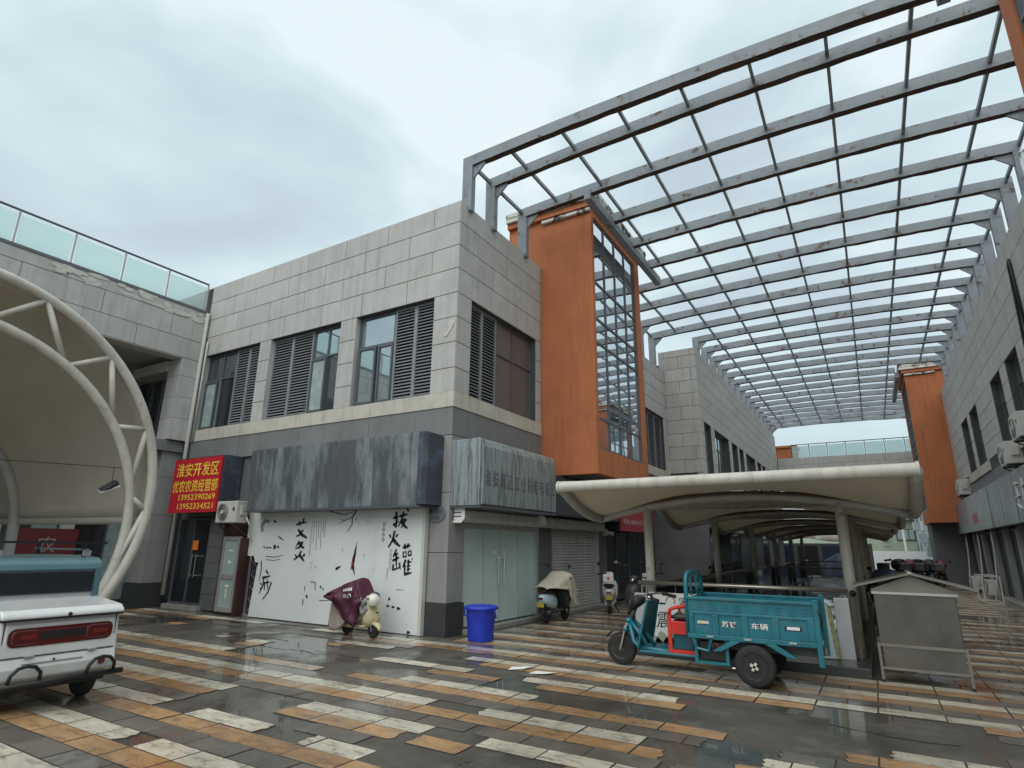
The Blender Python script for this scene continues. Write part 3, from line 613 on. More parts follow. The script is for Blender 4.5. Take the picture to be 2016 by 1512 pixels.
# ------------------------------------------------------------------ footbridge at the far end
br = thing('footbridge', 'grey stone clad bridge closing the far end of the alley', 'bridge', (-1, 44, 5))
G = Fac('-y', 43.0)
shape('deck', lambda m: m.box(-4.95, 43.02, 5.6, 3.67, 46, 7.48), 'joint', br); rows(G, br, -4.9, 3.6, [5.62, 6.1, 6.56, 7.03, 7.5], 1.5, 'panel_b', -4, .75)
def railing(label, pts, z0, h, n, axis, glass='frosted', pm='tubegrey'):
    (xa, ya), (xb, yb) = pts; t = thing('glass_railing', label, 'railing', (xa, ya, z0)); dv = Vector((xb-xa, yb-ya, 0)); ln = dv.length; dv.normalize(); nn = Vector((-dv.y, dv.x, 0))
    shape('handrail', lambda m: m.cyl((xa, ya, z0+h), (xb, yb, z0+h), .028, 10), 'frame', t)
    for i in range(n+1):
        p = Vector((xa, ya, 0))+dv*(ln*i/n); shape('post', lambda m: m.bar((p.x, p.y, z0-.03), (p.x, p.y, z0+h-.03), .035, .05), pm, t)
        if i < n:
            q = Vector((xa, ya, 0))+dv*(ln*(i+1)/n); a, b = p+dv*.05, q-dv*.05
            def gp(k, z):
                v = (a if k in (0, 3) else b)+nn*(-.006 if k < 2 else .006); return (v.x, v.y, z)
            shape('glass_panel', lambda m: m.hexa([gp(k, z) for z in (z0+.03, z0+h-.11) for k in range(4)]), glass, t)
    return t
railing('frosted glass railing on top of the far bridge', ((-4.0, 43.2), (3.5, 43.2)), 7.5, .9, 7, 0, pm='frame')
tag(shape('roof_hut', lambda m: m.box(-6.2, 45.2, 6, -3.9, 47, 8.55).box(-6.3, 45.1, 8.55, -3.8, 47.1, 8.7), 'orange'), 'small orange rooftop hut behind the bridge railing', 'hut')
# ------------------------------------------------------------------ right-hand building
rb = thing('row_building', 'grey stone building along the right side of the alley with metal signs', 'building', (6, 24, 0))
H = Fac('-x', 3.67)
rw = [(18.2, 19.75), (20.55, 22.15), (25.2, 26.95), (27.6, 29.3), (10.6, 12.2), (13, 14.6)]
wall(H, rb, 3, 46, 4.2, 8.9, .3, 'joint', [(a, b, 4.55, 6.57) for a, b in rw])
shape('wall', lambda m: m.box(3.98, 3, 0, 12, 46, 8.6), 'joint', rb)
rows(H, rb, 8.0, 33.4, [6.57, 7.15, 7.73, 8.31, 8.9], 1.1, 'panel', 9, .55)
rows(H, rb, 37.15, 46, [6.57, 7.15, 7.73, 8.31, 8.9], 1.1, 'panel', 38, .55)
rows(H, rb, 8.0, 33.4, [4.55, 5.06, 5.56, 6.07, 6.57], 1.1, 'panel', 9, .55, [(a, b, 4.5, 6.6) for a, b in rw])
rows(H, rb, 37.15, 46, [4.55, 5.06, 5.56, 6.07, 6.57], 1.1, 'panel', 38, .55)
for a, b in rw:
    sash(H, rb, a, b, 4.56, 6.57, d=-.2, cols=((a+b)/2,), tr=(5.9,), pm=['pane_sky', 'pane', 'pane_sky', 'pane_sky'])
    shape('sill', lambda m: H.box(m, a-.39, b+.39, 4.22, 4.54, -.1, .05), 'sill', rb)
shape('band_panel', lambda m: H.box(m, 3, 33.4, 3.7, 4.2, -.2, .0), 'band', rb)
shape('ground_floor_wall', lambda m: H.box(m, 3, 46, 0, 4.19, -.6, -.22), 'pier_dark', rb)
y = 8.2; k = 0
while y < 34:
    shape('pier_block', lambda m: H.box(m, y, y+.45, .05, 2.35, -.3, -.02), 'pier', rb)
    sash(H, rb, y+.45, y+2.4, .06, 2.3, d=-.16, cols=(y+1.1, y+1.75), pm=['pane_black', 'pier_dark', 'pane_black'] if k % 3 else ['shutter', 'shutter', 'pane_black'], name='shop_window')
    y += 2.4; k += 1
shape('pavement_kerb', lambda m: H.box(m, 8, 33.4, -.01, .1, -.3, .22), 'kerb', rb, bevel=.01)
shape('tower_base_wall', lambda m: m.box(2.42, 34.6, 0, 3.8, 37, 2.84), 'pier_dark', rb)
sb_ = None
for i, (a, b) in enumerate(((13.2, 16.6), (16.65, 20.3), (20.4, 22.4), (22.45, 24.4), (24.6, 27.2), (27.3, 30), (30.1, 32.6), (32.7, 35))):
    s_ = thing('shop_sign', ['weathered metal sign box at the right picture edge', 'weathered metal sign box with white character strokes, over the right-hand shops', 'pale streaked metal sign box over the right-hand shops, third from the camera', 'streaked metal sign box over the right-hand shops, fourth from the camera', 'streaked metal sign box over the right-hand shops, fifth from the camera', 'metal sign box with a faded red patch over the right-hand shops', 'metal sign box next to the red-patched one on the right', 'metal sign box nearest the far orange tower on the right'][i], 'sign', (3.5, (a+b)/2, 3), group='metal shop sign boxes')
    n = 4
    for q in range(n): shape('sheet', lambda m: m.box(3.37, a+(b-a)*q/n+.006, 2.34, 3.46, a+(b-a)*(q+1)/n-.006, 3.66), 'signmetal_r', s_, bevel=.006)
    shape('box', lambda m: m.box(3.40, a+.02, 2.36, 3.66, b-.02, 3.63), 'signnavy', s_)
    if i == 5: shape('red_patch', lambda m: m.box(3.362, a+.2, 2.62, 3.368, a+1.5, 2.95), 'signred_dim', s_)
    if i == 1:
        for u, z, du, dz in ((.45, 3.35, .0, -.5), (.2, 3.3, .5, .0), (.15, 2.95, .55, .05), (.3, 2.8, .35, -.12), (1.2, 3.4, -.1, -.55), (1.0, 3.2, .55, .02), (1.3, 2.95, .3, -.25), (1.05, 2.65, .2, .2)):
            shape('letter_stroke', lambda m: m.bar((3.355, b-u, z), (3.355, b-u-du, z+dz), .07, .03), 'letterwhite', s_)
# ------------------------------------------------------------------ left wing with glass railing
lw_ = thing('gallery_wing', 'grey left wing with an upper gallery and peeling parapet, at the left edge', 'building', (-17, 4, 0))
K = Fac('+x', -16.0)
shape('parapet_wall', lambda m: m.box(-16.4, -6, 6.62, -16.0, 8.98, 8.16), 'joint', lw_); shape('deck', lambda m: m.box(-20, -6, 6.8, -16.4, 9.0, 7.0), 'soffit', lw_)
rows(K, lw_, -6, 9.0, [6.62, 7.18, 7.8, 8.1], 1.75, 'panel_b', .2, .85)
shape('coping', lambda m: m.box(-16.45, -6, 8.1, -15.97, 9.0, 8.18), 'pier_dark', lw_)
shape('beam', lambda m: m.box(-20, 8.45, 6.3, -16.62, 8.95, 6.6), 'soffit', lw_); shape('soffit', lambda m: m.box(-16.42, -6, 6.6, -15.995, 8.98, 6.618), 'soffit', lw_)
for yy in (8.5, 2.6, -3.3):
    for i, (z0, z1) in enumerate(zip((4.3, 4.9, 5.5, 6.1), (4.9, 5.5, 6.1, 6.6))): shape('column_block', lambda m: m.box(-16.62, yy, z0+.006, -15.985, yy+.58, z1), 'panel', lw_, bevel=.006)
    for z0, z1 in ((.58, 1.6), (1.6, 2.3), (2.3, 3.3), (3.3, 4.3)): shape('column_block', lambda m: m.box(-16.9, yy+.02, z0+.006, -16.2, yy+.56, z1), 'pier', lw_, bevel=.006)
    shape('column_core', lambda m: m.box(-16.6, yy+.04, .02, -16.22, yy+.54, 6.6), 'joint', lw_); shape('plinth', lambda m: m.box(-16.98, yy, -.01, -16.14, yy+.6, .57), 'granite', lw_)
shape('gallery_column', lambda m: m.box(-18.9, 8.2, 4.3, -18.45, 8.7, 6.8), 'pier', lw_)
shape('gallery_floor', lambda m: m.box(-20, -6, 4.0, -16.1, 9, 4.28), 'band', lw_); shape('gallery_wall', lambda m: m.box(-20.2, -6, 4.28, -19.9, 9, 6.8), 'pier', lw_)
shape('ground_floor_wall', lambda m: m.box(-17.9, -6, 0, -17.6, 9, 4.0), 'pier_dark', lw_)
for yy in (-4, -1.5, 1, 3.5, 5.5, 7.0): shape('shop_pier', lambda m: m.box(-17.6, yy, 0, -17.4, yy+.3, 4), 'plasticwhite' if yy > 3 else 'pier', lw_)
Q = Fac('+x', -17.5)
for a, b in ((-1.2, 1), (1.3, 3.5), (3.8, 5.5), (5.8, 7), (7.3, 8.9)): sash(Q, lw_, a, b, .1, 2.6, d=-.02, pm=['pane_black', 'curtain'] if a > 5 else 'pane_black', cols=((a+b)/2,), name='shop_window')
shape('notice', lambda m: m.box(-17.44, 8.62, 1.55, -17.435, 8.9, 1.85), 'paper_orange', lw_)
s_ = thing('red_shop_sign', 'red sign with white character, colours darkened for shade, in the shop under the left gallery', 'sign', (-16.4, 6.3, 1.5))
shape('sign_face', lambda m: m.box(-17.3, 6.1, 1.2, -17.25, 7.35, 1.9), 'signred_shaded', s_); text('character', '农', 'inkgrey', s_, (-17.248, 6.5, 1.36), (0, 1, 0), (0, 0, 1), .42)
for i in range(34):      # peeling plaster along the top of the parapet
    u = random.choice((random.uniform(5.2, 6.2), random.uniform(6.6, 8.9), random.uniform(7.2, 8.9))); z = random.uniform(7.86, 8.1)-.12*max(0, u-7.5)*random.random(); w = random.uniform(.08, .34); h = random.uniform(.04, .12)
    shape('plaster_flake', lambda m: m.add([K.P(u+w*math.cos(t)*random.uniform(.6, 1), z+h*math.sin(t)*random.uniform(.6, 1.1), .0195+.0007*i) for t in [k_*2*math.pi/9 for k_ in range(9)]], [tuple(range(9))]), 'plaster', lw_)
railing('frosted glass railing on top of the left gallery parapet', ((-16.15, -3.84), (-16.15, 9.0)), 8.18, .9, 11, 1)
# ------------------------------------------------------------------ steel pergola over the alley
pg = thing('steel_pergola', 'rusty blue-grey steel pergola of curved beams spanning the alley', 'pergola', (-1.5, 9.3, 8.9))
XC, HALF = -1.55, 5.55
def bz(x): return 10.29+.16*(1-((x-XC)/HALF)**2)
FY = [9.34]+[10.30+1.545*k for k in range(24)]
ENDS = []
for i, y in enumerate(FY):
    xl, lc = (-7.05, True) if y < 12.7 or 16.8 < y < 23.5 else ((-5.0, False) if y < 16.8 else (-5.6, True))
    xr, rc = (3.97, True) if not 33.0 < y < 37.6 else (2.0, False)
    ENDS.append((xl, xr)); n = 44 if i < 9 else 18; w = .155; yy = lambda x, y=y, i=i: y+(.30*(x+7.05)/11 if i == 0 else 0); m = MB(); vs = []; fs = []; j = .010 if i < 12 else .014
    for q in range(n+1):
        x = xl+(xr-xl)*q/n; z = bz(x); b0, b1 = random.uniform(-j, j), random.uniform(-j, j)
        vs += [(x, yy(x), z-.26+b0), (x, yy(x)+w, z-.26+b1), (x, yy(x)+w, z), (x, yy(x), z)]
    for q in range(n):
        for k in range(4): fs.append((q*4+k, q*4+(k+1) % 4, q*4+4+(k+1) % 4, q*4+4+k))
    fs += [(0, 1, 2, 3), (n*4, n*4+1, n*4+2, n*4+3)]
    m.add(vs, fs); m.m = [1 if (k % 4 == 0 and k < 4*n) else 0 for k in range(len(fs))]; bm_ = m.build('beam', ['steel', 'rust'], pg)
    for on, x0, s in ((lc, xl, 1), (rc, xr, -1)):
        if not on: continue
        base = 8.88 if x0 > 0 or abs(x0+5.6) < .1 or y < 12.7 else 8.0
        shape('column', lambda m: m.box(x0, yy(x0)+.005, base, x0+s*.26, yy(x0)+w-.005, bz(x0)-.01), 'steel', bm_)
        shape('gusset', lambda m: m.prism([(x0+s*.26, bz(x0)-.24), (x0+s*.58, bz(x0)-.23), (x0+s*.58, bz(x0)-.27), (x0+s*.26, bz(x0)-.58)], 1, yy(x0)+w/2-.02, yy(x0)+w/2+.02), 'steel', bm_)
PXS = [-6.92, -5.9, -4.65, -3.37, -2.1, -.84, .42, 1.68, 2.95, 3.84]
for i in range(len(FY)-1):
    for x in PXS:
        if x < max(ENDS[i][0], ENDS[i+1][0]) or x > min(ENDS[i][1], ENDS[i+1][1]): continue
        shape('purlin', lambda m: m.box(x-.028, FY[i]+.158+(.30*(x+7.05)/11 if i == 0 else 0), bz(x)-.16, x+.028, FY[i+1]-.002, bz(x)-.07), 'steel', pg)
dc = thing('flue_duct', 'shiny silver insulated duct standing on the right-hand roof edge', 'duct', (3.95, 14.1, 8.9))
shape('pipe', lambda m: m.lathe([(.17, 0), (.17, .5), (.185, .5), (.185, .53), (.17, .53), (.17, 1.0), (.185, 1.0), (.185, 1.03), (.17, 1.05), (.03, 1.35)], (3.82, 14.35, 8.6), n=18), 'ducting', dc)
# ------------------------------------------------------------------ pale membrane canopy over the stairwell
cp = thing('stair_canopy', 'low pale membrane canopy on white posts over the stairwell', 'canopy', (-1.9, 10.34, 0))
CX, CH, ZE = -1.89, 2.42, 2.17
def rz(x): return ZE+.33*(1-((x-CX)/CH)**2)
def tz(x): return 2.555+.012*x/3
ribs = [10.34+5.22*k for k in range(6)]
for k, yr in enumerate(ribs):
    yt = yr-1.70
    shape('front_tube', lambda m: m.tube([(CX-CH+.02, yt, tz(-4.3)), (.56, yt, tz(.5))], .085, 14), 'tubewhite', cp, smooth=True, autos=40)
    shape('tube_cap', lambda m: m.lathe([(.0, -.005), (.1, -.005), (.1, .03), (.0, .045)], (.56, yt, tz(.5)), (1, 0, 0), 14).lathe([(.0, -.005), (.1, -.005), (.1, .03), (.0, .045)], (CX-CH+.02, yt, tz(-4.3)), (-1, 0, 0), 14), 'tubewhite', cp, smooth=True, autos=40)
    shape('rib', lambda m: m.tube([(CX-CH+2*CH*q/24, yr, rz(CX-CH+2*CH*q/24)-.075) for q in range(25)], .072, 10), 'tubegrey', cp, smooth=True)
    def edge(t): return (yt+(yr-yt)*t, 2.55-(2.55-ZE+.06)*(1-(1-t)**2.1))
    for x in (CX-CH+.02, .55): shape('edge_tube', lambda m: m.tube([(x, *edge(q/10)) for q in range(11)], .075, 10), 'tubegrey', cp, smooth=True)
    def front(u, v):
        x = CX-CH+.02+(2*CH-.02)*u; y0, z0 = edge(v); e = abs(2*u-1)**3; zl = tz(x)+(rz(x)+.015-tz(x))*(v**1.1); return (x, y0, (z0+.05)*e+(zl+.03)*(1-e)+.03*(1-v))
    shape('membrane', lambda m: m.grid(front, 28, 10), 'membrane', cp, smooth=True, solid=.012)
    shape('seam_strip', lambda m: m.tube([(CX-CH+.1+(2*CH-.2)*q/24, yr-.07, rz(CX-CH+.1+(2*CH-.2)*q/24)-.005) for q in range(25)], .028, 6), 'woodbrown', cp)
    if k < len(ribs)-1:
        yn = yr+5.22-1.7
        def back(u, v):
            x = CX-CH+.05+(2*CH-.1)*u; return (x, yr+(yn-yr)*v, (rz(x)+.02)*(1-v)+(tz(x)+.05)*v-.10*math.sin(math.pi*v)*abs(2*u-1)**2)
        shape('membrane', lambda m: m.grid(back, 24, 8), 'membrane', cp, smooth=True, solid=.012)
    for x in (-3.40, -.38): shape('post', lambda m: m.cyl((x, yr, -.01), (x, yr, rz(x)-.08), .078, 16), 'tubewhite', cp, smooth=True)
# stairwell guard: kerb, cladding, rail, glass
gd = thing('stairwell_guard', 'dark kerb and steel guard wall around the stairwell under the canopy', 'guard rail', (-1.9, 10.2, 0))
shape('kerb', lambda m: m.box(-3.72, 9.42, -.01, -.24, PY0-.15, .12).box(-3.72, PY0-.15, -.01, -3.35, 40, .12).box(-.5, PY0-.15, -.01, -.24, 40, .12), 'granite', gd, bevel=.01)
shape('end_post', lambda m: m.box(-.62, 10.08, .1, -.42, 10.25, .93), 'alu', gd, bevel=.008); shape('end_post', lambda m: m.box(-3.62, 10.08, .1, -3.38, 10.25, .86), 'alu', gd, bevel=.008)
shape('base_panel', lambda m: m.box(-3.38, 10.14, .1, -.62, 10.2, .3), 'alu', gd)
shape('handrail', lambda m: m.tube([(-3.55, 10.12, 1.03), (-.42, 10.12, 1.03)], .036, 12), 'stainless', gd, smooth=True)
for x in (-3.5, -3.42, -.5, -.36): shape('baluster', lambda m: m.cyl((x, 10.14, .1), (x, 10.14, 1.0), .016, 8), 'stainless', gd)
shape('rail_foot', lambda m: m.ball((-.36, 10.06, 1.0), .045), 'black', gd)
for x in (-3.5, -.38):
    shape('handrail', lambda m: m.tube([(x, 10.2, .98), (x, 40, .98)], .03, 10), 'stainless' if x < -1 else 'tubegrey', gd)
    for i in range(16): shape('guard_glass', lambda m: m.box(x-.006, 10.3+i*1.85, .12, x+.006, 10.3+i*1.85+1.78, .9), 'pane_black', gd)
shape('far_rail', lambda m: m.tube([(-3.5, 24, .98), (-.38, 24, .98)], .03, 10).tube([(-3.5, 33, 1.05), (-.38, 33, 1.05)], .03, 10), 'stainless', gd)
# ------------------------------------------------------------------ large arched canopy at the left
ac = thing('arched_canopy', 'large beige tensile canopy on a white arched tube truss at the left edge', 'canopy', (-10, 2.25, 0))
def arc(R_, cz, x, a): return (x, 2.25+R_*math.cos(a), cz+R_*math.sin(a))
a0 = -math.asin(2.31/2.93); a1 = -math.asin(1.88/2.69)
shape('outer_chord', lambda m: m.tube([arc(2.93, 2.3, -10, a0+(math.pi-2*a0)*q/56) for q in range(57)], .072, 12), 'tubewhite', ac, smooth=True)
shape('inner_chord', lambda m: m.tube([arc(2.69, 1.87, -10.08, a1+(math.pi-2*a1)*q/56) for q in range(57)], .072, 12), 'tubewhite', ac, smooth=True)
ws = [R(x) for x in (-22, -4, 10, 22, 34, 47, 58, 70, 82, 94, 106, 118, 130, 142, 154, 168, 184)]
for i in range(len(ws)-1):
    p = arc(2.9, 2.3, -10, ws[i]) if i % 2 else arc(2.67, 1.87, -10.08, ws[i]); q = arc(2.67, 1.87, -10.08, ws[i+1]) if i % 2 else arc(2.9, 2.3, -10, ws[i+1])
    shape('web', lambda m: m.cyl(p, q, .042, 10), 'tubewhite', ac, smooth=True)
RX = [(-10, 2.93, 2.3), (-13.2, 2.36, 1.72), (-15.7, 2.3, 1.6)]
def memb(u, v):
    x = -10-5.7*v
    if x > -13.2: t = (-10-x)/3.2; R_, cz = 2.93+(2.36-2.93)*t**1.7-.03*math.sin(math.pi*t), 2.3+(1.72-2.3)*t
    else: t = (-13.2-x)/2.5; R_, cz = 2.36+(2.3-2.36)*t-.08*math.sin(math.pi*t), 1.72-.12*t
    th = math.asin(max(-.3, min(.3, (2.0-cz)/R_))); return arc(R_, cz, x, th+(math.pi-2*th)*u)
shape('membrane', lambda m: m.grid(memb, 48, 20), 'membrane_big', ac, smooth=True, solid=.012)
for u in (0, 1): shape('edge_tube', lambda m: m.tube([Vector(memb(u, q/14))-Vector((0, 0, .06)) for q in range(15)], .06, 10), 'tubegrey', ac, smooth=True)
shape('rear_arch', lambda m: m.tube([(-13.2, 4.62, -.01), (-13.2, 4.6, 1.2)]+[arc(2.33, 1.7, -13.2, R(a)) for a in range(0, 181, 6)]+[(-13.2, -.1, 1.2), (-13.2, -.12, -.01)], .085, 12), 'tubegrey', ac, smooth=True)
shape('rear_arch', lambda m: m.tube([arc(2.27, 1.6, -15.7, R(a)) for a in range(0, 181, 6)], .07, 10), 'tubegrey', ac, smooth=True)
shape('lacing', lambda m: [m.ball((-10.0, 2.25+2.995*math.cos(R(a)), 2.3+2.995*math.sin(R(a))), .02, .014, .014, 6, 4) for a in [x*1.6 for x in range(5, 100)]] and None, 'alu', ac)
wr = tag(shape('wire', lambda m: m.tube([(-10.1, 4.85-.28*q, 2.74-.012*q-.0*q) for q in range(12)], .006, 6), 'black'), 'thin dark wire strung across the opening of the arched canopy', 'wire')
shs = thing('hanging_shoes', 'pair of dark shoes with white soles hanging from the wire', 'shoes', (-10.1, 4.62, 2.4))
for dy, dz in ((0, 0), (.05, -.03)):
    shape('shoe', lambda m: m.tube([(-10.1+dy, 4.70, 2.51+dz), (-10.1+dy, 4.66, 2.50+dz), (-10.1+dy, 4.58, 2.44+dz), (-10.1+dy, 4.50, 2.39+dz), (-10.1+dy, 4.46, 2.375+dz)], [.02, .04, .04, .033, .015], 10), 'black', shs, smooth=True)
    shape('sole', lambda m: m.hexa([(-10.13+dy, 4.46, 2.345+dz), (-10.07+dy, 4.46, 2.345+dz), (-10.07+dy, 4.72, 2.465+dz), (-10.13+dy, 4.72, 2.465+dz), (-10.13+dy, 4.455, 2.36+dz), (-10.07+dy, 4.455, 2.36+dz), (-10.07+dy, 4.71, 2.485+dz), (-10.13+dy, 4.71, 2.485+dz)]), 'paper_white', shs, bevel=.006)
    shape('lace', lambda m: m.tube([(-10.1, 4.62, 2.50), (-10.1, 4.62, 2.73)], .004, 5), 'black', shs)
INK=[(0.05,[(-8.167,2.115),(-8.023,2.144)]),(0.055,[(-8.092,2.241),(-8.072,2.087),(-8.071,1.939),(-8.131,1.979)]),(0.04,[(-8.161,1.983),(-8.008,2.053)]),(0.05,[(-8.006,2.144),(-7.785,2.187)]),(0.05,[(-7.892,2.237),(-7.944,2.076),(-8.014,1.951)]),(0.05,[(-7.932,2.07),(-7.818,2.087),(-7.944,1.927)]),(0.07,[(-7.955,2.058),(-7.876,1.977),(-7.776,1.914)]),(0.05,[(-7.817,2.29),(-7.758,2.24)]),(0.05,[(-8.231,1.8),(-8.19,1.732)]),(0.05,[(-8.019,1.808),(-8.069,1.743)]),(0.06,[(-8.105,1.871),(-8.138,1.693),(-8.246,1.553)]),(0.075,[(-8.146,1.728),(-8.053,1.64),(-7.94,1.574)]),(0.05,[(-8.026,1.52),(-8.103,1.372)]),(0.04,[(-8.094,1.407),(-7.972,1.451)]),(0.05,[(-8.114,1.302),(-7.942,1.37)]),(0.05,[(-8.025,1.447),(-8.003,1.186)]),(0.045,[(-8.08,1.245),(-8.099,1.129),(-7.903,1.189)]),(0.045,[(-7.934,1.274),(-7.9,1.151)]),(0.05,[(-7.871,1.55),(-7.677,1.599)]),(0.045,[(-7.824,1.624),(-7.799,1.516)]),(0.045,[(-7.738,1.633),(-7.74,1.534)]),(0.035,[(-7.848,1.47),(-7.845,1.377),(-7.771,1.386),(-7.778,1.478),(-7.848,1.467)]),(0.035,[(-7.72,1.489),(-7.713,1.405),(-7.644,1.418),(-7.658,1.5),(-7.719,1.486)]),(0.05,[(-7.773,1.333),(-7.842,1.187)]),(0.05,[(-7.795,1.252),(-7.783,1.035)]),(0.04,[(-7.738,1.275),(-7.631,1.298)]),(0.035,[(-7.74,1.207),(-7.649,1.226)]),(0.035,[(-7.74,1.146),(-7.644,1.169)]),(0.05,[(-7.799,1.059),(-7.614,1.095)]),(0.045,[(-7.708,1.334),(-7.7,1.075)]),(0.05,[(-7.616,1.353),(-7.604,1.34)]),(0.05,[(-11.033,2.008),(-10.871,2.053),(-10.684,2.065)]),(0.05,[(-10.945,2.094),(-10.883,1.978)]),(0.05,[(-10.795,2.153),(-10.811,2.026)]),(0.05,[(-10.78,1.905),(-10.861,1.801),(-10.998,1.757)]),(0.075,[(-10.946,1.906),(-10.798,1.791),(-10.632,1.73)]),(0.045,[(-10.864,1.666),(-10.971,1.538)]),(0.05,[(-10.905,1.602),(-10.743,1.635),(-10.847,1.527),(-10.977,1.498)]),(0.06,[(-10.856,1.579),(-10.688,1.511)]),(0.045,[(-10.954,1.374),(-10.887,1.302)]),(0.055,[(-10.769,1.455),(-10.842,1.342),(-10.993,1.261)]),(0.05,[(-10.644,1.385),(-10.72,1.339)]),(0.06,[(-10.828,1.37),(-10.737,1.309),(-10.645,1.237)]),(0.035,[(-12.099,1.227),(-12.053,1.061),(-12.084,0.781)]),(0.05,[(-11.883,1.015),(-11.786,0.937)]),(0.05,[(-11.982,0.849),(-11.715,0.902)]),(0.04,[(-11.938,0.842),(-11.93,0.703),(-12.03,0.51)]),(0.035,[(-12.043,0.742),(-11.972,0.697)]),(0.03,[(-12.018,0.616),(-11.933,0.667)]),(0.04,[(-11.891,0.768),(-11.864,0.596)]),(0.04,[(-11.885,0.74),(-11.712,0.781)]),(0.03,[(-11.808,0.831),(-11.757,0.611)]),(0.04,[(-11.652,0.773),(-11.733,0.553),(-11.893,0.396)]),(0.03,[(-12.079,1.548),(-11.984,1.491)]),(0.035,[(-11.954,1.508),(-11.882,1.509)]),(0.035,[(-11.856,1.509),(-11.785,1.514)]),(0.1,[(-11.723,1.531),(-11.632,1.532)]),(0.05,[(-11.593,1.532),(-11.526,1.533)]),(0.05,[(-11.809,2.102),(-11.711,2.072)]),(0.015,[(-11.959,1.323),(-11.655,1.308),(-11.338,1.354)]),(0.012,[(-11.938,1.25),(-11.642,1.236),(-11.426,1.276)]),(0.03,[(-11.592,1.757),(-11.401,1.676)]),(0.018,[(-10.014,2.293),(-9.55,2.203),(-9.309,2.256),(-9.174,2.307)]),(0.04,[(-9.292,2.16),(-9.174,2.307)]),(0.015,[(-9.292,2.16),(-9.508,2.086),(-9.727,2.016)]),(0.025,[(-9.303,2.16),(-9.293,2.004),(-9.419,1.853)]),(0.012,[(-9.494,2.086),(-9.678,2.116)]),(0.012,[(-9.208,2.083),(-9.155,2.139)]),(0.05,[(-9.664,1.102),(-9.524,1.162)]),(0.02,[(-10.543,0.74),(-10.543,0.627)]),(0.03,[(-10.559,0.467),(-10.558,0.35)]),(0.06,[(-10.468,0.559),(-10.447,0.501)]),(0.012,[(-10.066,0.474),(-9.727,0.487)]),(0.05,[(-10.07,0.754),(-10.045,0.714)]),(0.05,[(-9.993,0.707),(-9.968,0.686)]),(0.07,[(-8.155,0.606),(-8.114,0.592)]),(0.04,[(-8.191,0.471),(-8.113,0.474)]),(0.04,[(-8.059,0.462),(-7.984,0.461)]),(0.05,[(-7.929,0.445),(-7.842,0.44)]),(0.01,[(-7.968,0.778),(-7.776,0.773)]),(0.05,[(-7.65,0.039),(-7.574,0.045)]),(0.02,[(-10.417,1.215),(-10.407,1.191)]),(0.02,[(-10.412,1.124),(-10.402,1.095)]),(0.012,[(-10.273,1.165),(-10.27,1.086)])]
GREY=[(0.1,[(-12.191,1.866),(-12.22,2.014),(-12.105,2.119),(-11.971,2.085)]),(0.03,[(-10.381,0.822),(-10.231,0.827)]),(0.04,[(-10.231,0.827),(-10.223,0.651)]),(0.02,[(-9.509,1.518),(-9.51,1.443)]),(0.02,[(-8.871,1.425),(-8.902,1.358)]),(0.02,[(-8.23,1.163),(-8.235,0.955)])]
COLS=[(-10.507,2.089,-10.505,1.352),(-10.438,2.088,-10.428,1.625),(-10.37,2.087,-10.308,1.467),(-10.299,2.086,-10.273,1.704),(-10.229,2.085,-10.174,1.498),(-10.159,2.085,-10.144,1.817),(-10.089,2.084,-10.093,1.739)]
RING=[(-8.393,2.0),(-8.399,1.899),(-8.4,1.8),(-8.398,1.701)]
OUT=[(-12.734,2.323),(-12.722,1.846),(-12.71,1.378),(-12.558,1.313),(-12.396,1.33),(-12.307,1.177),(-12.183,1.18),(-12.232,1.056),(-12.237,0.913),(-12.271,0.669),(-12.29,0.487),(-12.326,0.207),(-12.335,0.013),(-9.623,0.013),(-7.384,-0.007),(-7.371,2.324)]
TEAR=[(-9.107,1.667),(-9.115,1.394),(-9.147,1.211),(-9.094,0.978),(-9.191,1.137),(-9.226,1.1),(-9.217,1.246),(-9.172,1.43)]
# ------------------------------------------------------------------ printed banner over the closed shop
bn = thing('printed_banner', 'torn white canvas banner with black brush calligraphy covering a closed shop', 'banner', (-10, 8.97, 0))
m = MB(); m.add([(x, 8.97, max(z, .004)) for x, z in OUT], [tuple(range(len(OUT)))]); m.build('canvas', 'banner', bn, solid=.012)
shape('edge_post', lambda m: m.box(-7.40, 8.95, 0, -7.33, 9.05, 2.32), 'plasticwhite', bn)
shape('top_rail', lambda m: m.box(-12.7, 8.98, 2.3, -7.36, 9.03, 2.34), 'frame', bn)
def brush(m, w, pts, y=8.958):
    n = len(pts); P = []
    for i in range(n-1):
        for t in range(4): P.append(Vector(pts[i]).lerp(Vector(pts[i+1]), t/4))
    P.append(Vector(pts[-1])); k = len(P)-1; vs = []
    for i, p in enumerate(P):
        d = (P[min(i+1, k)]-P[max(i-1, 0)]); d = d.normalized() if d.length else Vector((1, 0)); t = i/k
        ww = w*.5*(.55+.6*math.sin(math.pi*(.25+.6*t)))*(1-.35*t)*random.uniform(.85, 1.1); q = Vector((-d.y, d.x))*ww
        vs += [(p.x+q.x, y, p.y+q.y), (p.x-q.x, y, p.y-q.y)]
    m.add(vs, [(2*i, 2*i+1, 2*i+3, 2*i+2) for i in range(k)])
for w, pts in INK: shape('brush_stroke', lambda m: brush(m, w, pts), 'ink', bn)
for w, pts in GREY: shape('brush_stroke', lambda m: brush(m, w, pts), 'inkgrey', bn)
for x0, z0, x1, z1 in COLS:
    def dash(m):
        n = int((z0-z1)/.026)
        for i in range(n):
            x, z = x0+(x1-x0)*i/n, z0+(z1-z0)*i/n; m.add([(x-.011, 8.958, z), (x+.011, 8.958, z), (x+.011, 8.958, z-.018), (x-.011, 8.958, z-.018)], [(0, 1, 2, 3)])
    tag(shape('small_print', dash, 'inkgrey', bn), kind='stuff')
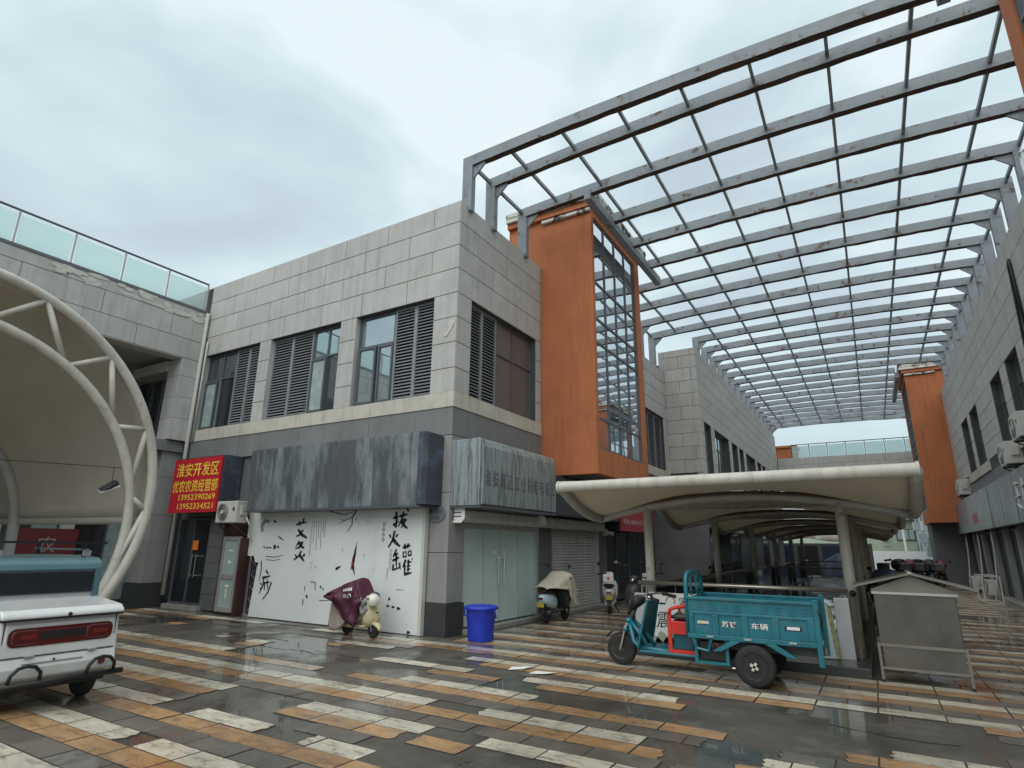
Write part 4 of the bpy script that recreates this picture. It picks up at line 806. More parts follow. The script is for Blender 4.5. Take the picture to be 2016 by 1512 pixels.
for x, z in RING: shape('ring_mark', lambda m: m.tube([(x+.034*math.cos(t), 8.958, z+.034*math.sin(t)) for t in [i*math.pi/7 for i in range(14)]], .007, 5, closed=True).ball((x, 8.958, z), .014, .003, .014, 8, 4), 'inkgrey', bn)
shape('tear', lambda m: m.add([(x, 8.9575, z) for x, z in TEAR], [tuple(range(8))]), 'black', bn)
shape('tear_flap', lambda m: m.add([(-9.19, 8.955, 1.38), (-9.15, 8.93, 1.2), (-9.2, 8.95, 1.12), (-9.22, 8.955, 1.22)], [(0, 1, 2, 3)]), 'signred_dim', bn)
text('print_line', 'ZHONGYI', 'inkgrey', bn, (-8.195, 8.957, 1.535), (0, 0, -1), (1, 0, 0), .085, width=.40)
# concertina grille behind the torn edge
gr = thing('security_grille', 'folding metal security grille behind the torn left edge of the banner', 'grille', (-12.4, 9.1, 0))
shape('post', lambda m: m.box(-12.66, 9.03, 0, -12.61, 9.09, 2.3), 'alu', gr)
for i in range(7): shape('bar', lambda m: m.box(-12.55+i*.075, 9.08, .06, -12.535+i*.075, 9.1, 2.3), 'frame', gr)
for i in range(8):
    for s in (0, 1): shape('lattice_strip', lambda m: m.bar((-12.56, 9.07, .1+i*.27+.27*s), (-12.06, 9.07, .37+i*.27-.27*s), .006, .02, (0, 1, 0)), 'alu', gr)
shape('track', lambda m: m.box(-12.66, 9.02, -.005, -12.0, 9.12, .04), 'alu', gr)
# ------------------------------------------------------------------ sign boxes on the corner building
rs = thing('red_sign', 'bright red shop sign with yellow characters and phone numbers over the dark door', 'sign', (-14.6, 8.8, 2.3))
shape('sign_face', lambda m: m.box(-15.62, 8.6, 2.33, -13.57, 8.63, 3.70), 'signred', rs)
shape('side_panel', lambda m: m.box(-13.57, 8.64, 2.45, -13.5, 9.12, 3.72), 'signnavy', rs); shape('box', lambda m: m.box(-15.6, 8.632, 2.36, -13.575, 9.1, 3.72), 'black', rs)
X_, Z_ = (1, 0, 0), (0, 0, 1)
for t_, x, z, w, s in (('淮安开发区', -15.48, 3.27, 1.82, .37), ('优农农资经营部', -15.56, 2.87, 1.94, .33), ('13952390269', -15.22, 2.645, 1.56, .20), ('13952334521', -15.22, 2.42, 1.52, .20)):
    text('lettering', t_, 'signyellow', rs, (x, 8.6, z), X_, Z_, s, width=w, bold=.012, depth=.004)
bs_ = thing('weathered_sign', 'wide blank metal sign with peeling pale paint above the white banner', 'sign', (-9.8, 8.8, 2.3), group='metal shop sign boxes')
ws_ = [-12.3, -12.0, -11.5, -10.98, -10.47, -9.95, -9.43, -8.92, -8.4, -7.88, -7.42, -7.22]
for i in range(11):
    shape('sheet', lambda m: m.hexa([(ws_[i]+.004, 8.56, 2.33), (ws_[i+1]-.004, 8.56, 2.33), (ws_[i+1]-.004, 8.62, 2.33), (ws_[i]+.004, 8.62, 2.33), (ws_[i]+.004, 8.50, 3.70), (ws_[i+1]-.004, 8.50, 3.70), (ws_[i+1]-.004, 8.56, 3.70), (ws_[i]+.004, 8.56, 3.70)]), 'signmetal', bs_, bevel=.008)
shape('end_panel', lambda m: m.prism([(-7.222, 8.5), (-7.12, 8.52), (-7.06, 8.6), (-7.06, 9.08), (-7.22, 9.08)], 2, 2.34, 3.69), 'signnavy', bs_); shape('end_panel', lambda m: m.box(-12.32, 8.58, 2.34, -12.29, 9.1, 3.69), 'signnavy', bs_)
shape('bottom_trim', lambda m: m.box(-12.33, 8.54, 2.29, -7.15, 9.05, 2.33), 'frame', bs_); shape('top_panel', lambda m: m.box(-12.3, 8.55, 3.64, -7.1, 9.09, 3.72), 'frame', bs_)
b2 = thing('weathered_sign', 'blank blue-grey metal sign with dark glue stains above the pale green glass door', 'sign', (-6.5, 10.6, 2.3), group='metal shop sign boxes')
for i in range(6):
    y0 = 9.15+i*.51; 
    def sheet(m):
        prof = [(-6.22, 2.33), (-6.17, 2.36), (-6.16, 2.9), (-6.17, 3.45), (-6.20, 3.56), (-6.27, 3.62), (-6.34, 3.62), (-6.34, 2.33)]
        n = len(prof); vs = [(x, y0+.004, z) for x, z in prof]+[(x, y0+.506, z) for x, z in prof]; m.add(vs, [tuple(range(n))[::-1], tuple(range(n, 2*n))]+[(k, (k+1) % n, n+(k+1) % n, n+k) for k in range(n)])
    shape('sheet', sheet, 'signmetal_b', b2, bevel=.006)
shape('end_panel', lambda m: m.box(-6.88, 9.10, 2.33, -6.2, 9.15, 3.6), 'signmetal_b', b2, bevel=.01); shape('top_panel', lambda m: m.box(-6.88, 9.16, 3.5, -6.3, 12.2, 3.58), 'frame', b2); shape('bottom_trim', lambda m: m.box(-6.88, 9.12, 2.29, -6.18, 12.22, 2.33), 'frame', b2)
for i, ch in enumerate('淮安翼正工业机电有限公司'[:11]): text('glue_ghost', ch, 'pier_dark', b2, (-6.158, 9.24+i*.27, 2.72), (0, 1, 0), (0, 0, 1), .34, width=.2, depth=.003)
n2_ = tag(shape('dark_sign', lambda m: m.box(-6.88, 12.5, 2.32, -6.3, 16.5, 3.25), 'signnavy', bevel=.01), 'dark navy sign box under the orange stair tower', 'sign', 'metal shop sign boxes')
r2 = thing('red_sign', 'red sign with white lettering in the shade behind the left canopy post', 'sign', (-6.5, 18.2, 2.1))
shape('sign_face', lambda m: m.box(-6.45, 16.9, 2.08, -6.4, 20.0, 3.0), 'signred_dim', r2); shape('box', lambda m: m.box(-6.88, 16.92, 2.1, -6.452, 19.98, 3.0), 'black', r2)
text('lettering', '热线: 4000-517-76', 'letterwhite', r2, (-6.4, 17.15, 2.3), (0, 1, 0), Z_, .18, width=2.0)
def oval(label, c, kind, txt):
    t = thing('oval_sign', label, 'sign', c, group='oval shop number plates'); n = 28
    F = (lambda a, b, d: (c[0]+a, c[1]-d, c[2]+b)) if kind == 'y' else (lambda a, b, d: (c[0]+d, c[1]+a, c[2]+b))
    shape('plate', lambda m: m.add([F(.22*math.cos(2*math.pi*i/n), .165*math.sin(2*math.pi*i/n), d) for d in (.003, .018) for i in range(n)], [tuple(range(n))[::-1], tuple(range(n, 2*n))]+[(i, (i+1) % n, n+(i+1) % n, n+i) for i in range(n)]), 'ovalplate', t)
    shape('rim', lambda m: m.tube([F(.22*math.cos(2*math.pi*i/n), .165*math.sin(2*math.pi*i/n), .018) for i in range(n)], .008, 6, closed=True), 'band', t)
    u = (1, 0, 0) if kind == 'y' else (0, 1, 0)
    text('lettering', txt[0], 'ink', t, F(-.16, .0, .018), u, Z_, .1, width=.32); text('lettering', txt[1], 'ink', t, F(-.11, -.115, .018), u, Z_, .1, width=.2)
oval('grey oval number plate reading 3-102 on the pier beside the banner', (-7.17, 9.08, 2.195), 'y', ('魅力东方', '3-102')); oval('grey oval number plate reading 3-103 on the alley side of the pier', (-6.872, 9.36, 2.19), 'x', ('魅力东方', '3-103'))
nt = thing('notice_tag', 'small white card with cut corner under the blue-grey sign', 'notice', (-6.6, 9.25, 2.1)); 
shape('card', lambda m: m.prism([(-6.88, 2.30), (-6.60, 2.30), (-6.60, 2.1), (-6.68, 2.02), (-6.88, 2.02)], 1, 9.215, 9.222), 'paper_white', nt); shape('printed_bar', lambda m: m.box(-6.85, 9.212, 2.2, -6.68, 9.214, 2.22), 'ink', nt); shape('printed_bar', lambda m: m.box(-6.85, 9.212, 2.13, -6.68, 9.214, 2.15), 'ink', nt)
# ------------------------------------------------------------------ air conditioners
def aircon(label, loc, rotz, brackets=True, s=1):
    t = thing('air_conditioner', label, 'air conditioner', loc, rotz, 'outdoor air conditioner units', local=True); w, d, h = .78*s, .3*s, .5*s
    shape('casing', lambda m: m.box(-w/2, 0, 0, w/2, d, h), 'plasticwhite', t, bevel=.015)
    shape('fan_recess', lambda m: m.lathe([(.0, 0), (.2*s, 0), (.205*s, .012), (.0, .014)], (-w*.17, .0, h*.5), (0, -1, 0), 24), 'acdark', t)
    shape('fan_grille', lambda m: [m.tube([(-w*.17+r_*math.cos(a), -.022, h*.5+r_*math.sin(a)) for a in [i*math.pi/10 for i in range(20)]], .004, 4, closed=True) for r_ in (.06*s, .1*s, .14*s, .18*s, .2*s)] and None, 'plasticwhite', t)
    shape('hub', lambda m: m.lathe([(0, 0), (.045*s, 0), (.045*s, .03), (0, .032)], (-w*.17, 0, h*.5), (0, -1, 0), 14), 'plasticwhite', t)
    shape('badge', lambda m: m.box(w*.3, -.004, h*.55, w*.4, 0, h*.7), 'acdark', t); shape('valve_cover', lambda m: m.box(w/2, d*.3, h*.35, w/2+.05*s, d*.8, h*.8), 'plasticwhite', t, bevel=.01)
    if brackets:
        for x in (-w*.35, w*.35): shape('bracket', lambda m: m.box(x-.02, 0, -.04, x+.02, d+.25, 0).bar((x, d+.2, -.35), (x, .02, -.03), .03), 'acdark', t)
    return t
aircon('white air conditioner unit on the wall between the red sign and the banner', (-13.0, 8.52, 2.06), 0)
tag(shape('hose', lambda m: m.tube([(-12.55, 8.75, 2.2), (-12.4, 8.8, 1.95), (-12.5, 8.9, 1.75), (-12.55, 8.98, 1.5), (-12.5, 9.0, 1.2)], .018, 8), 'plasticwhite', smooth=True), 'pale drain hose hanging below the air conditioner by the banner', 'hose')
aircon('white air conditioner unit on the sill just behind the orange tower', (-5.9, 17.6, 4.35), R(-90+180), False)
aircon('white air conditioner unit high on the right wall, beside the far orange tower', (3.3, 30.8, 3.85), R(-90), s=1.25); aircon('white air conditioner unit on the right wall above the pale streaked sign', (3.3, 20.4, 3.85), R(-90), s=1.2); aircon('white air conditioner unit cut off at the right picture edge', (3.3, 18.3, 4.25), R(-90), s=1.2)
aircon('white air conditioner unit standing on the ground by the right-hand shops', (3.25, 27.6, .12), R(-90), False); aircon('white air conditioner unit on the ground beyond the metal rack', (3.2, 31.2, .12), R(-90), False)
tag(shape('wall_cable', lambda m: m.tube([(3.62, 16.75, 6.0), (3.62, 16.78, 8.2), (3.62, 16.85, 8.32), (3.62, 16.95, 8.2), (3.62, 17.15, 6.4), (3.62, 17.2, 5.4)], .03, 8), 'black', smooth=True), 'black looped cable running down the right-hand stone wall', 'cable')
# ------------------------------------------------------------------ display cabinet, bin, boards, cart, rack
cb = thing('glass_cabinet', 'narrow metal framed glass door leaning beside the shop entrance', 'cabinet', (-13, 8.9, 0))
shape('frame', lambda m: m.box(-13.32, 8.76, .08, -13.24, 8.82, 1.75).box(-12.76, 8.76, .08, -12.68, 8.82, 1.75).box(-13.24, 8.762, .08, -12.76, 8.818, .18).box(-13.24, 8.762, 1.66, -12.76, 8.818, 1.75).box(-13.24, 8.762, .8, -12.76, 8.818, .9), 'alu', cb)
for z0, z1 in ((.18, .8), (.9, 1.66)): shape('pane', lambda m: m.box(-13.24, 8.785, z0, -12.76, 8.79, z1), 'pane_frost', cb)
for x, z, w, h in ((-13.08, 1.42, .16, .03), (-13.06, 1.14, .05, .08), (-13.0, 1.14, .06, .05), (-13.06, .62, .14, .05), (-13.02, .38, .04, .2)): shape('sticker', lambda m: m.box(x, 8.782, z, x+w, 8.784, z+h), 'paper_white', cb)
shape('side_panel', lambda m: m.box(-12.67, 8.77, .02, -12.62, 9.18, 1.72), 'oxblood', cb)
bi = thing('waste_bin', 'bright blue plastic bin with lid beside the corner pier', 'bin', (-6.13, 9.15, 0))
shape('bucket', lambda m: m.lathe([(.215, 0), (.225, .01), (.235, .2), (.262, .5), (.27, .515), (.27, .53), (0, .53)], (-6.13, 9.15, 0), n=32), 'binblue', bi, smooth=True, autos=35)
shape('lid', lambda m: m.lathe([(.3, .525), (.305, .53), (.305, .555), (.29, .575), (.24, .583), (.22, .59), (0, .592)], (-6.13, 9.15, 0), n=32), 'binblue', bi, smooth=True, autos=35)
for s in (-1, 1): shape('handle', lambda m: m.tube([(-6.13+s*.29, 9.1, .52), (-6.13+s*.33, 9.1, .5), (-6.13+s*.335, 9.12, .4), (-6.13+s*.29, 9.14, .39)], .014, 8), 'binblue', bi, smooth=True)
bd = thing('advert_board', 'white printed board with black calligraphy hung on the stairwell guard', 'board', (-2, 10.08, 0))
shape('board', lambda m: m.box(-3.36, 10.06, .1, -.78, 10.085, .885), 'paper_white', bd)
text('lettering', '家具大', 'ink', bd, (-2.86, 10.06, .66), X_, Z_, .2, width=.58); text('lettering', '震撼来', 'ink', bd, (-3.25, 10.06, .36), X_, Z_, .28, width=.8, shear=.1)
shape('emblem', lambda m: m.tube([(-3.0+.07*math.cos(t), 10.058, .76+.07*math.sin(t)) for t in [i*.35-.5 for i in range(12)]], .012, 6), 'tarp', bd); shape('printed_dash', lambda m: m.box(-3.2, 10.056, .7, -3.08, 10.058, .73), 'ink', bd)
for i in range(9): x = -3.3+i*.13; shape('printed_hill', lambda m: m.add([(x-.12, 10.0575, .12), (x+.14, 10.0575, .12), (x+.05, 10.0575, .2+.06*(i % 3)), (x-.03, 10.0575, .24+.05*(i % 2))], [(0, 1, 2, 3)]), 'fargreen' if i % 2 else 'pane_frost', bd)
ps = thing('leaning_poster', 'pale green printed board leaning at the right end of the guard', 'board', (-.7, 9.95, .1))
shape('sheet', lambda m: m.hexa([(-.86, 9.9, .13), (-.66, 9.95, .13), (-.66, 9.97, .13), (-.86, 9.92, .13), (-.88, 9.98, .9), (-.72, 10.03, .86), (-.72, 10.05, .86), (-.88, 10.0, .9)]), 'pane_frost', ps); shape('lattice_print', lambda m: m.hexa([(-.66, 9.95, .13), (-.6, 9.97, .13), (-.6, 9.99, .13), (-.66, 9.97, .13), (-.72, 10.03, .86), (-.66, 10.05, .8), (-.66, 10.07, .8), (-.72, 10.05, .86)]), 'leafprint', ps)
ct = thing('food_cart', 'grey sheet metal cart with gabled roof standing right of the blue tricycle', 'cart', (.33, 9.6, 0))
shape('body_panel', lambda m: m.box(-.1, 9.4, .44, .78, 9.98, 1.07), 'cartmetal', ct, bevel=.01)
shape('gable_panel', lambda m: m.prism([(-.12, 1.07), (.79, 1.07), (.79, 1.11), (.33, 1.29), (-.12, 1.11)], 1, 9.395, 9.99), 'cartroof', ct)
for s in (-1, 1): shape('roof_sheet', lambda m: m.hexa([(.33, 9.28, 1.30), (.33+s*.66, 9.28, 1.125), (.33+s*.66, 10.1, 1.125), (.33, 10.1, 1.30), (.33, 9.28, 1.325), (.33+s*.66, 9.28, 1.15), (.33+s*.66, 10.1, 1.15), (.33, 10.1, 1.325)]), 'cartroof', ct)
shape('ridge_trim', lambda m: m.bar((.33, 9.27, 1.325), (.33, 10.11, 1.325), .05, .02), 'alu', ct); shape('upper_trim', lambda m: m.box(-.12, 9.385, 1.05, .80, 9.398, 1.08), 'alu', ct)
shape('skirt_panel', lambda m: m.box(-.08, 9.37, .18, .76, 9.385, .43), 'cartmetal', ct)
shape('skirt_rail', lambda m: m.box(-.1, 9.36, .42, .79, 9.385, .455), 'cartroof', ct); shape('skirt_rail', lambda m: m.box(-.1, 9.36, .15, .79, 9.385, .18), 'cartroof', ct)
for x, y in ((-.12, 9.365), (.79, 9.365), (-.12, 9.97), (.79, 9.97)): shape('leg', lambda m: m.box(x-.015, y-.015, -.005, x+.015, y+.015, .46), 'cartroof', ct)
for x, y in ((-.12, 9.365), (.79, 9.365)): shape('caster', lambda m: m.box(x-.02, y-.02, -.005, x+.02, y+.02, .03), 'rubber', ct)
shape('shelf', lambda m: m.box(-.08, 9.4, .2, .76, 9.95, .215), 'acdark', ct)
rk = thing('metal_rack', 'white tubular metal rack by the right-hand shop wall', 'rack', (3.0, 24.6, 0))
for z0 in (.05, .85):
    for a, b in (((2.75, 24.2), (2.75, 25.6)), ((3.2, 24.2), (3.2, 25.6)), ((2.75, 24.2), (3.2, 24.2)), ((2.75, 25.6), (3.2, 25.6))): shape('rail', lambda m: m.bar((*a, z0), (*b, z0), .035), 'plasticwhite', rk)
for x in (2.75, 3.2):
    for y in (24.2, 25.6): shape('leg', lambda m: m.bar((x, y, 0), (x, y, .87), .035), 'plasticwhite', rk)
for i, y in enumerate((26.2, 29.4, 33.0)): tag(shape('wall_pipe', lambda m: m.tube([(3.5, y, 2.4), (3.48, y, 1.6), (3.4, y-.15, .9), (3.3, y-.4, .35), (3.3, y-.5, .1)], .03, 8), 'tubegrey', smooth=True), ['pale bent pipe on the right-hand wall just beyond the metal rack', 'pale bent pipe on the right-hand wall, middle of three', 'pale bent pipe on the right-hand wall next to the far orange tower'][i], 'pipe', 'pale wall pipes')
cm = thing('security_camera', 'small white security camera on the pier right of the roller shutter', 'camera', (-6.7, 16.7, 2.0)); shape('mount', lambda m: m.box(-6.88, 16.62, 1.93, -6.75, 16.74, 2.12), 'plasticwhite', cm); shape('head', lambda m: m.cyl((-6.75, 16.68, 2.02), (-6.5, 16.6, 1.98), .05, 12), 'plasticwhite', cm); shape('lens', lambda m: m.cyl((-6.5, 16.6, 1.98), (-6.48, 16.595, 1.977), .04, 12), 'black', cm)
for i, (x, y, r_) in enumerate(((-3.95, 7.35, .3), (-4.35, 7.45, .8), )):
    def pap(m):
        q = [(-.16, -.05), (.05, -.08), (.2, .0), (.14, .1), (-.08, .08)]; c, s = math.cos(r_), math.sin(r_); P = [(x+a*c-b*s, y+a*s+b*c, .004+.02*((k*7) % 3)/2) for k, (a, b) in enumerate(q)]; m.add(P, [tuple(range(5))])
    tag(shape('paper_scrap', pap, 'paper_white', solid=.003), ['larger torn white scrap lying on the tiles left of the tricycle', 'smaller torn white scrap lying on the tiles nearer the blue bin'][i], 'paper')
# ------------------------------------------------------------------ wheels and scooters (built locally, +x forward)
def wheel(t, c, r, w, rim='acdark', spokes=5, name='wheel'):
    a, b, z = c
    p = shape(name, lambda m: m.lathe([(r*.62, -w*.42), (r*.86, -w*.5), (r*.97, -w*.32), (r, 0), (r*.97, w*.32), (r*.86, w*.5), (r*.62, w*.42)], c, (0, 1, 0), 28), 'rubber', t, smooth=True)
    shape('rim', lambda m: m.lathe([(r*.5, -w*.3), (r*.63, -w*.46), (r*.66, -w*.3), (r*.66, w*.3), (r*.63, w*.46), (r*.5, w*.3)], c, (0, 1, 0), 24), rim, p, smooth=True, autos=40)
    shape('hub', lambda m: m.lathe([(r*.22, -w*.5), (r*.25, -w*.3), (r*.25, w*.3), (r*.22, w*.5)], c, (0, 1, 0), 14), rim, p)
    for i in range(spokes):
        q = 2*math.pi*i/spokes+.3; shape('spoke', lambda m: m.bar((a+r*.2*math.cos(q), b, z+r*.2*math.sin(q)), (a+r*.58*math.cos(q), b, z+r*.58*math.sin(q)), r*.16, w*.35, (0, 1, 0)), rim, p)
    return p
def hull(m, secs, n=12, pw=2.6):
    """loft of super-ellipse sections (x, z centre, half width, half height)"""
    vs = []; fs = []
    for x, zc, hw, hh in secs:
        for j in range(n):
            t = 2*math.pi*(j+.5)/n; c, s = math.cos(t), math.sin(t); vs.append((x, hw*math.copysign(abs(c)**(2/pw), c), zc+hh*math.copysign(abs(s)**(2/pw), s)))
    for i in range(len(secs)-1):
        for j in range(n): fs.append((i*n+j, i*n+(j+1) % n, (i+1)*n+(j+1) % n, (i+1)*n+j))
    fs += [tuple(range(n))[::-1], tuple(range((len(secs)-1)*n, len(secs)*n))]; m.add(vs, fs)
def scooter(label, loc, rz, body, seat='black', group='parked electric scooters', mirrors=True, box=None, rear=None, s=1, plate=True, light=False, windshield=False):
    t = thing('electric_scooter', label, 'scooter', loc, rz, group, local=True); t.scale = (s, s, s); rear = rear or body
    wheel(t, (.45, 0, .17), .17, .085); wheel(t, (-.45, 0, .17), .17, .09)
    if light:
        shape('body', lambda m: hull(m, [(-.6, .5, .06, .06), (-.45, .5, .13, .14), (-.2, .45, .13, .18), (-.05, .3, .12, .06), (.25, .28, .12, .05), (.36, .45, .16, .2), (.42, .7, .13, .14)]), body, t, smooth=True)
        shape('handlebar', lambda m: m.tube([(.2, -.3, .95), (.28, -.15, .97), (.32, 0, .93), (.28, .15, .97), (.2, .3, .95)], .018, 6), 'black', t); shape('seat', lambda m: hull(m, [(-.6, .72, .08, .03), (-.4, .73, .14, .05), (-.05, .7, .12, .045), (0, .69, .06, .03)]), seat, t, smooth=True)
        if windshield:
            shape('windshield', lambda m: hull(m, [(.30, .92, .2, .16), (.36, .95, .22, .2), (.42, .9, .14, .12)]), seat, t, smooth=True); shape('top_box', lambda m: m.box(-.72, -.17, .74, -.42, .17, 1.02), 'acdark', t, bevel=.03)
        for y in (-.27, .27): shape('mirror', lambda m: m.tube([(.25, y, .95), (.22, y*1.15, 1.06)], .008, 5).ball((.22, y*1.2, 1.1), .025, .06, .045, 8, 6), 'black', t)
        return t
    shape('front_shield', lambda m: hull(m, [(.30, .55, .20, .29), (.36, .55, .22, .30), (.43, .56, .19, .25), (.50, .56, .11, .17), (.53, .55, .05, .1)]), body, t, smooth=True)
    shape('front_fender', lambda m: hull(m, [(.27, .29, .05, .04), (.36, .345, .065, .05), (.48, .36, .07, .045), (.60, .31, .06, .05), (.66, .22, .035, .04)]), body, t, smooth=True)
    shape('fork', lambda m: m.cyl((.45, -.06, .17), (.40, -.06, .42), .018, 8).cyl((.45, .06, .17), (.40, .06, .42), .018, 8), 'chrome', t)
    shape('floorboard', lambda m: hull(m, [(-.2, .275, .14, .05), (0, .26, .17, .04), (.2, .265, .17, .04), (.33, .30, .15, .05)]), body, t, smooth=True)
    shape('rear_body', lambda m: hull(m, [(-.72, .56, .05, .05), (-.62, .53, .13, .11), (-.45, .50, .17, .16), (-.25, .46, .17, .19), (-.12, .43, .13, .15)]), rear, t, smooth=True)
    shape('motor_cover', lambda m: hull(m, [(-.5, .22, .10, .05), (-.3, .25, .13, .07), (-.05, .25, .12, .06), (.1, .25, .1, .04)]), body, t, smooth=True)
    shape('seat', lambda m: hull(m, [(-.68, .70, .09, .025), (-.5, .705, .15, .05), (-.2, .685, .14, .05), (-.05, .67, .09, .035)]), seat, t, smooth=True)
    shape('rear_fender', lambda m: m.hexa([(-.66, -.06, .2), (-.62, -.06, .2), (-.62, .06, .2), (-.66, .06, .2), (-.62, -.07, .45), (-.55, -.07, .45), (-.55, .07, .45), (-.62, .07, .45)]), 'black', t)
    shape('steering_column', lambda m: m.cyl((.42, 0, .5), (.27, 0, .96), .035, 10), body, t)
    hb = shape('handlebar', lambda m: m.tube([(.16, -.32, .96), (.22, -.2, .98), (.27, 0, .95), (.22, .2, .98), (.16, .32, .96)], .014, 8), 'black', t, smooth=True)
    for y in (-1, 1): shape('grip', lambda m: m.cyl((.16, .33*y, .96), (.205, .22*y, .977), .021, 10), 'rubber', hb)
    shape('instrument_pod', lambda m: hull(m, [(.2, .96, .07, .04), (.28, .96, .12, .07), (.36, .93, .09, .06), (.39, .92, .04, .03)]), body, t, smooth=True)
    shape('headlight', lambda m: m.ball((.385, 0, .91), .03, .055, .045, 12, 7), 'chrome', t, smooth=True); shape('shield_badge', lambda m: m.box(.52, -.03, .6, .535, .03, .64), 'black', t, bevel=.004); shape('shield_vent', lambda m: m.box(.495, -.09, .45, .515, .09, .47), 'black', t)
    shape('tail_light', lambda m: m.box(-.74, -.06, .52, -.70, .06, .57), 'lampred', t, bevel=.008)
    if mirrors:
        for y in (-1, 1):
            mi = shape('mirror', lambda m: m.tube([(.22, .2*y, .98), (.2, .24*y, 1.12), (.18, .28*y, 1.2)], .006, 6).ball((.17, .29*y, 1.24), .018, .055, .045, 10, 7), 'black', t, smooth=True)
    shape('kickstand', lambda m: m.tube([(-.1, -.1, .22), (.0, -.22, .03), (.05, -.22, .012)], .013, 6), 'black', t)
    if plate: shape('number_plate', lambda m: m.box(-.715, -.09, .36, -.705, .09, .47), 'plate', t)
    if box: bx = shape('delivery_box', lambda m: m.box(-.78, -.14, .80, -.56, .14, 1.0), box, t, bevel=.02); shape('emblem', lambda m: m.prism([(-.035, .93), (.035, .93), (.022, .87), (0, .85), (-.022, .87)], 0, -.784, -.7805), 'signred', bx)
    return t
def drape(name, label, mt, secs, loc, rz, s=1, folds=7, amp=.025, group=None, nv=26):
    """cloth hung over a ridge: secs = (x, ridge z, half width, near hem z, far hem z)"""
    def P(u, v):
        k = u*(len(secs)-1); i = min(int(k), len(secs)-2); f = k-i; f = f*f*(3-2*f); x, zr, hw, zn, zf = [a+(b-a)*f for a, b in zip(secs[i], secs[i+1])]
        w = 2*v-1; side = abs(w); zh = zn if w < 0 else zf; fall = max(0, (side-.28)/.72)
        yy = math.copysign(hw*min(1, side/.30)**.7*(1+.12*fall), w); z = zr-.05*min(1, side/.3)**2-(zr-.05-zh)*fall
        fo = amp*(.2+fall)*(math.sin(folds*2*math.pi*u+w*2.2)+.6*math.sin(folds*4.3*u+5*v)+.4*math.sin(23*u*v+3)); return (x+fo*.5, yy+math.copysign(abs(fo)*1.0, w)*(1 if side > .3 else .3), z+fo*.35*(1-fall*.4))
    m = MB(); m.grid(P, 34, nv); o = m.build(name, mt, smooth=True, solid=.006); o.location = loc; o.rotation_euler = (0, 0, rz); o.scale = (s, s, s); return tag(o, label, 'cover', group)
CR = ((-8.22, 8.33, 0), R(-8))
sc = scooter('cream electric scooter under a maroon cover in front of the banner', CR[0], CR[1], 'cream', 'taupe', mirrors=False); sc.scale = (.86, .86, .70)
for o in sc.children:
    if o.name.startswith('wheel'): o.scale = (.95, .95, .95*.86/.70); o.location.x = .0225*(1 if o.data.vertices[0].co.x > 0 else -1)
drape('rain_cover', 'beige-grey skirt cover hanging over the back of the cream scooter', 'taupe', [(-.86, .62, .14, .16, .2), (-.7, .70, .19, .08, .12), (-.5, .74, .21, .08, .12), (-.3, .74, .2, .18, .2), (-.14, .72, .17, .36, .34)], CR[0], CR[1], .9, 5, .012)
mc = thing('rain_cover', 'maroon cover with white print draped over the cream scooter', 'cover', (-8.4, 8.2, 0))
def maroon(u, v):      # v: 0 near hem .. 1 far hem; corner poles lift the cloth to a peak near the handlebar
    xr = -9.0+1.02*u; zr = .70+.31*min(1, u/.78)**.75 if u < .80 else 1.01-.36*((u-.80)/.20)
    hem = [(-9.0, .64), (-8.84, .60), (-8.74, .56), (-8.62, .44), (-8.43, .29), (-8.25, .22), (-8.10, .17), (-8.06, .38), (-7.98, .62)]
    k = u*8; i = min(7, int(k)); f = k-i; hx, hz = hem[i][0]+(hem[i+1][0]-hem[i][0])*f, hem[i][1]+(hem[i+1][1]-hem[i][1])*f
    yc = 8.33-.06*u
    if v < .42: t = 1-v/.42; y = yc-.16-.05*t; x = xr+(hx-xr)*t; z = (zr-.03)+(hz-zr+.03)*t
    elif v < .58: t = (v-.42)/.16; y = yc-.16+.32*t; x = xr; z = zr-.03+.03*math.sin(math.pi*t)
    else: t = (v-.58)/.42; y = yc+.16+.04*t; x = xr+(hx-xr)*t; z = (zr-.03)+(max(hz, .35)-zr+.03)*t; 
    w = 0 if .42 <= v <= .58 else t
    g = math.sin(6.5*u*2+4*w+1.3)+.8*math.sin(15*u-9*w)+.5*math.sin(31*u+7*w)+.9*math.sin(9*(u+w))
    y += (.030*g*w+.012*g*(1-w))*(-1 if v < .5 else 1)-.05*math.sin(math.pi*w)*(1 if v < .5 else -1); return (x+.012*g*w, y, z+.012*g*w)
shape('cloth', lambda m: m.grid(maroon, 48, 40), 'maroon', mc, smooth=True, solid=.005)
def onp(u, v, d=.012): p = Vector(maroon(u, v)); return (p.x, p.y-d, p.z)
for k_ in range(5): shape('print_letter', lambda m: m.add([onp(.50+.045*k_, .33), onp(.53+.045*k_, .33), onp(.53+.045*k_, .36), onp(.50+.045*k_, .36)], [(0, 1, 2, 3)]), 'letterwhite', mc)
shape('print_emblem', lambda m: m.tube([onp(.66+.035*math.cos(a), .27+.03*math.sin(a)) for a in [i*.35 for i in range(11)]], .008, 5), 'letterwhite', mc); shape('print_block', lambda m: m.add([onp(.52, .26), onp(.60, .26), onp(.60, .30), onp(.52, .30)], [(0, 1, 2, 3)]), 'inkgrey', mc)
hl = thing('helmet', 'cream helmet hanging at the handlebar of the cream scooter', 'helmet', (-7.76, 8.14, .64)); shape('shell', lambda m: m.ball((-7.76, 8.14, .64), .12, .12, .125, 18, 12, .28), 'helmet', hl, smooth=True); shape('visor', lambda m: m.ball((-7.79, 8.19, .72), .10, .10, .07, 14, 8, .4), 'acdark', hl, smooth=True)
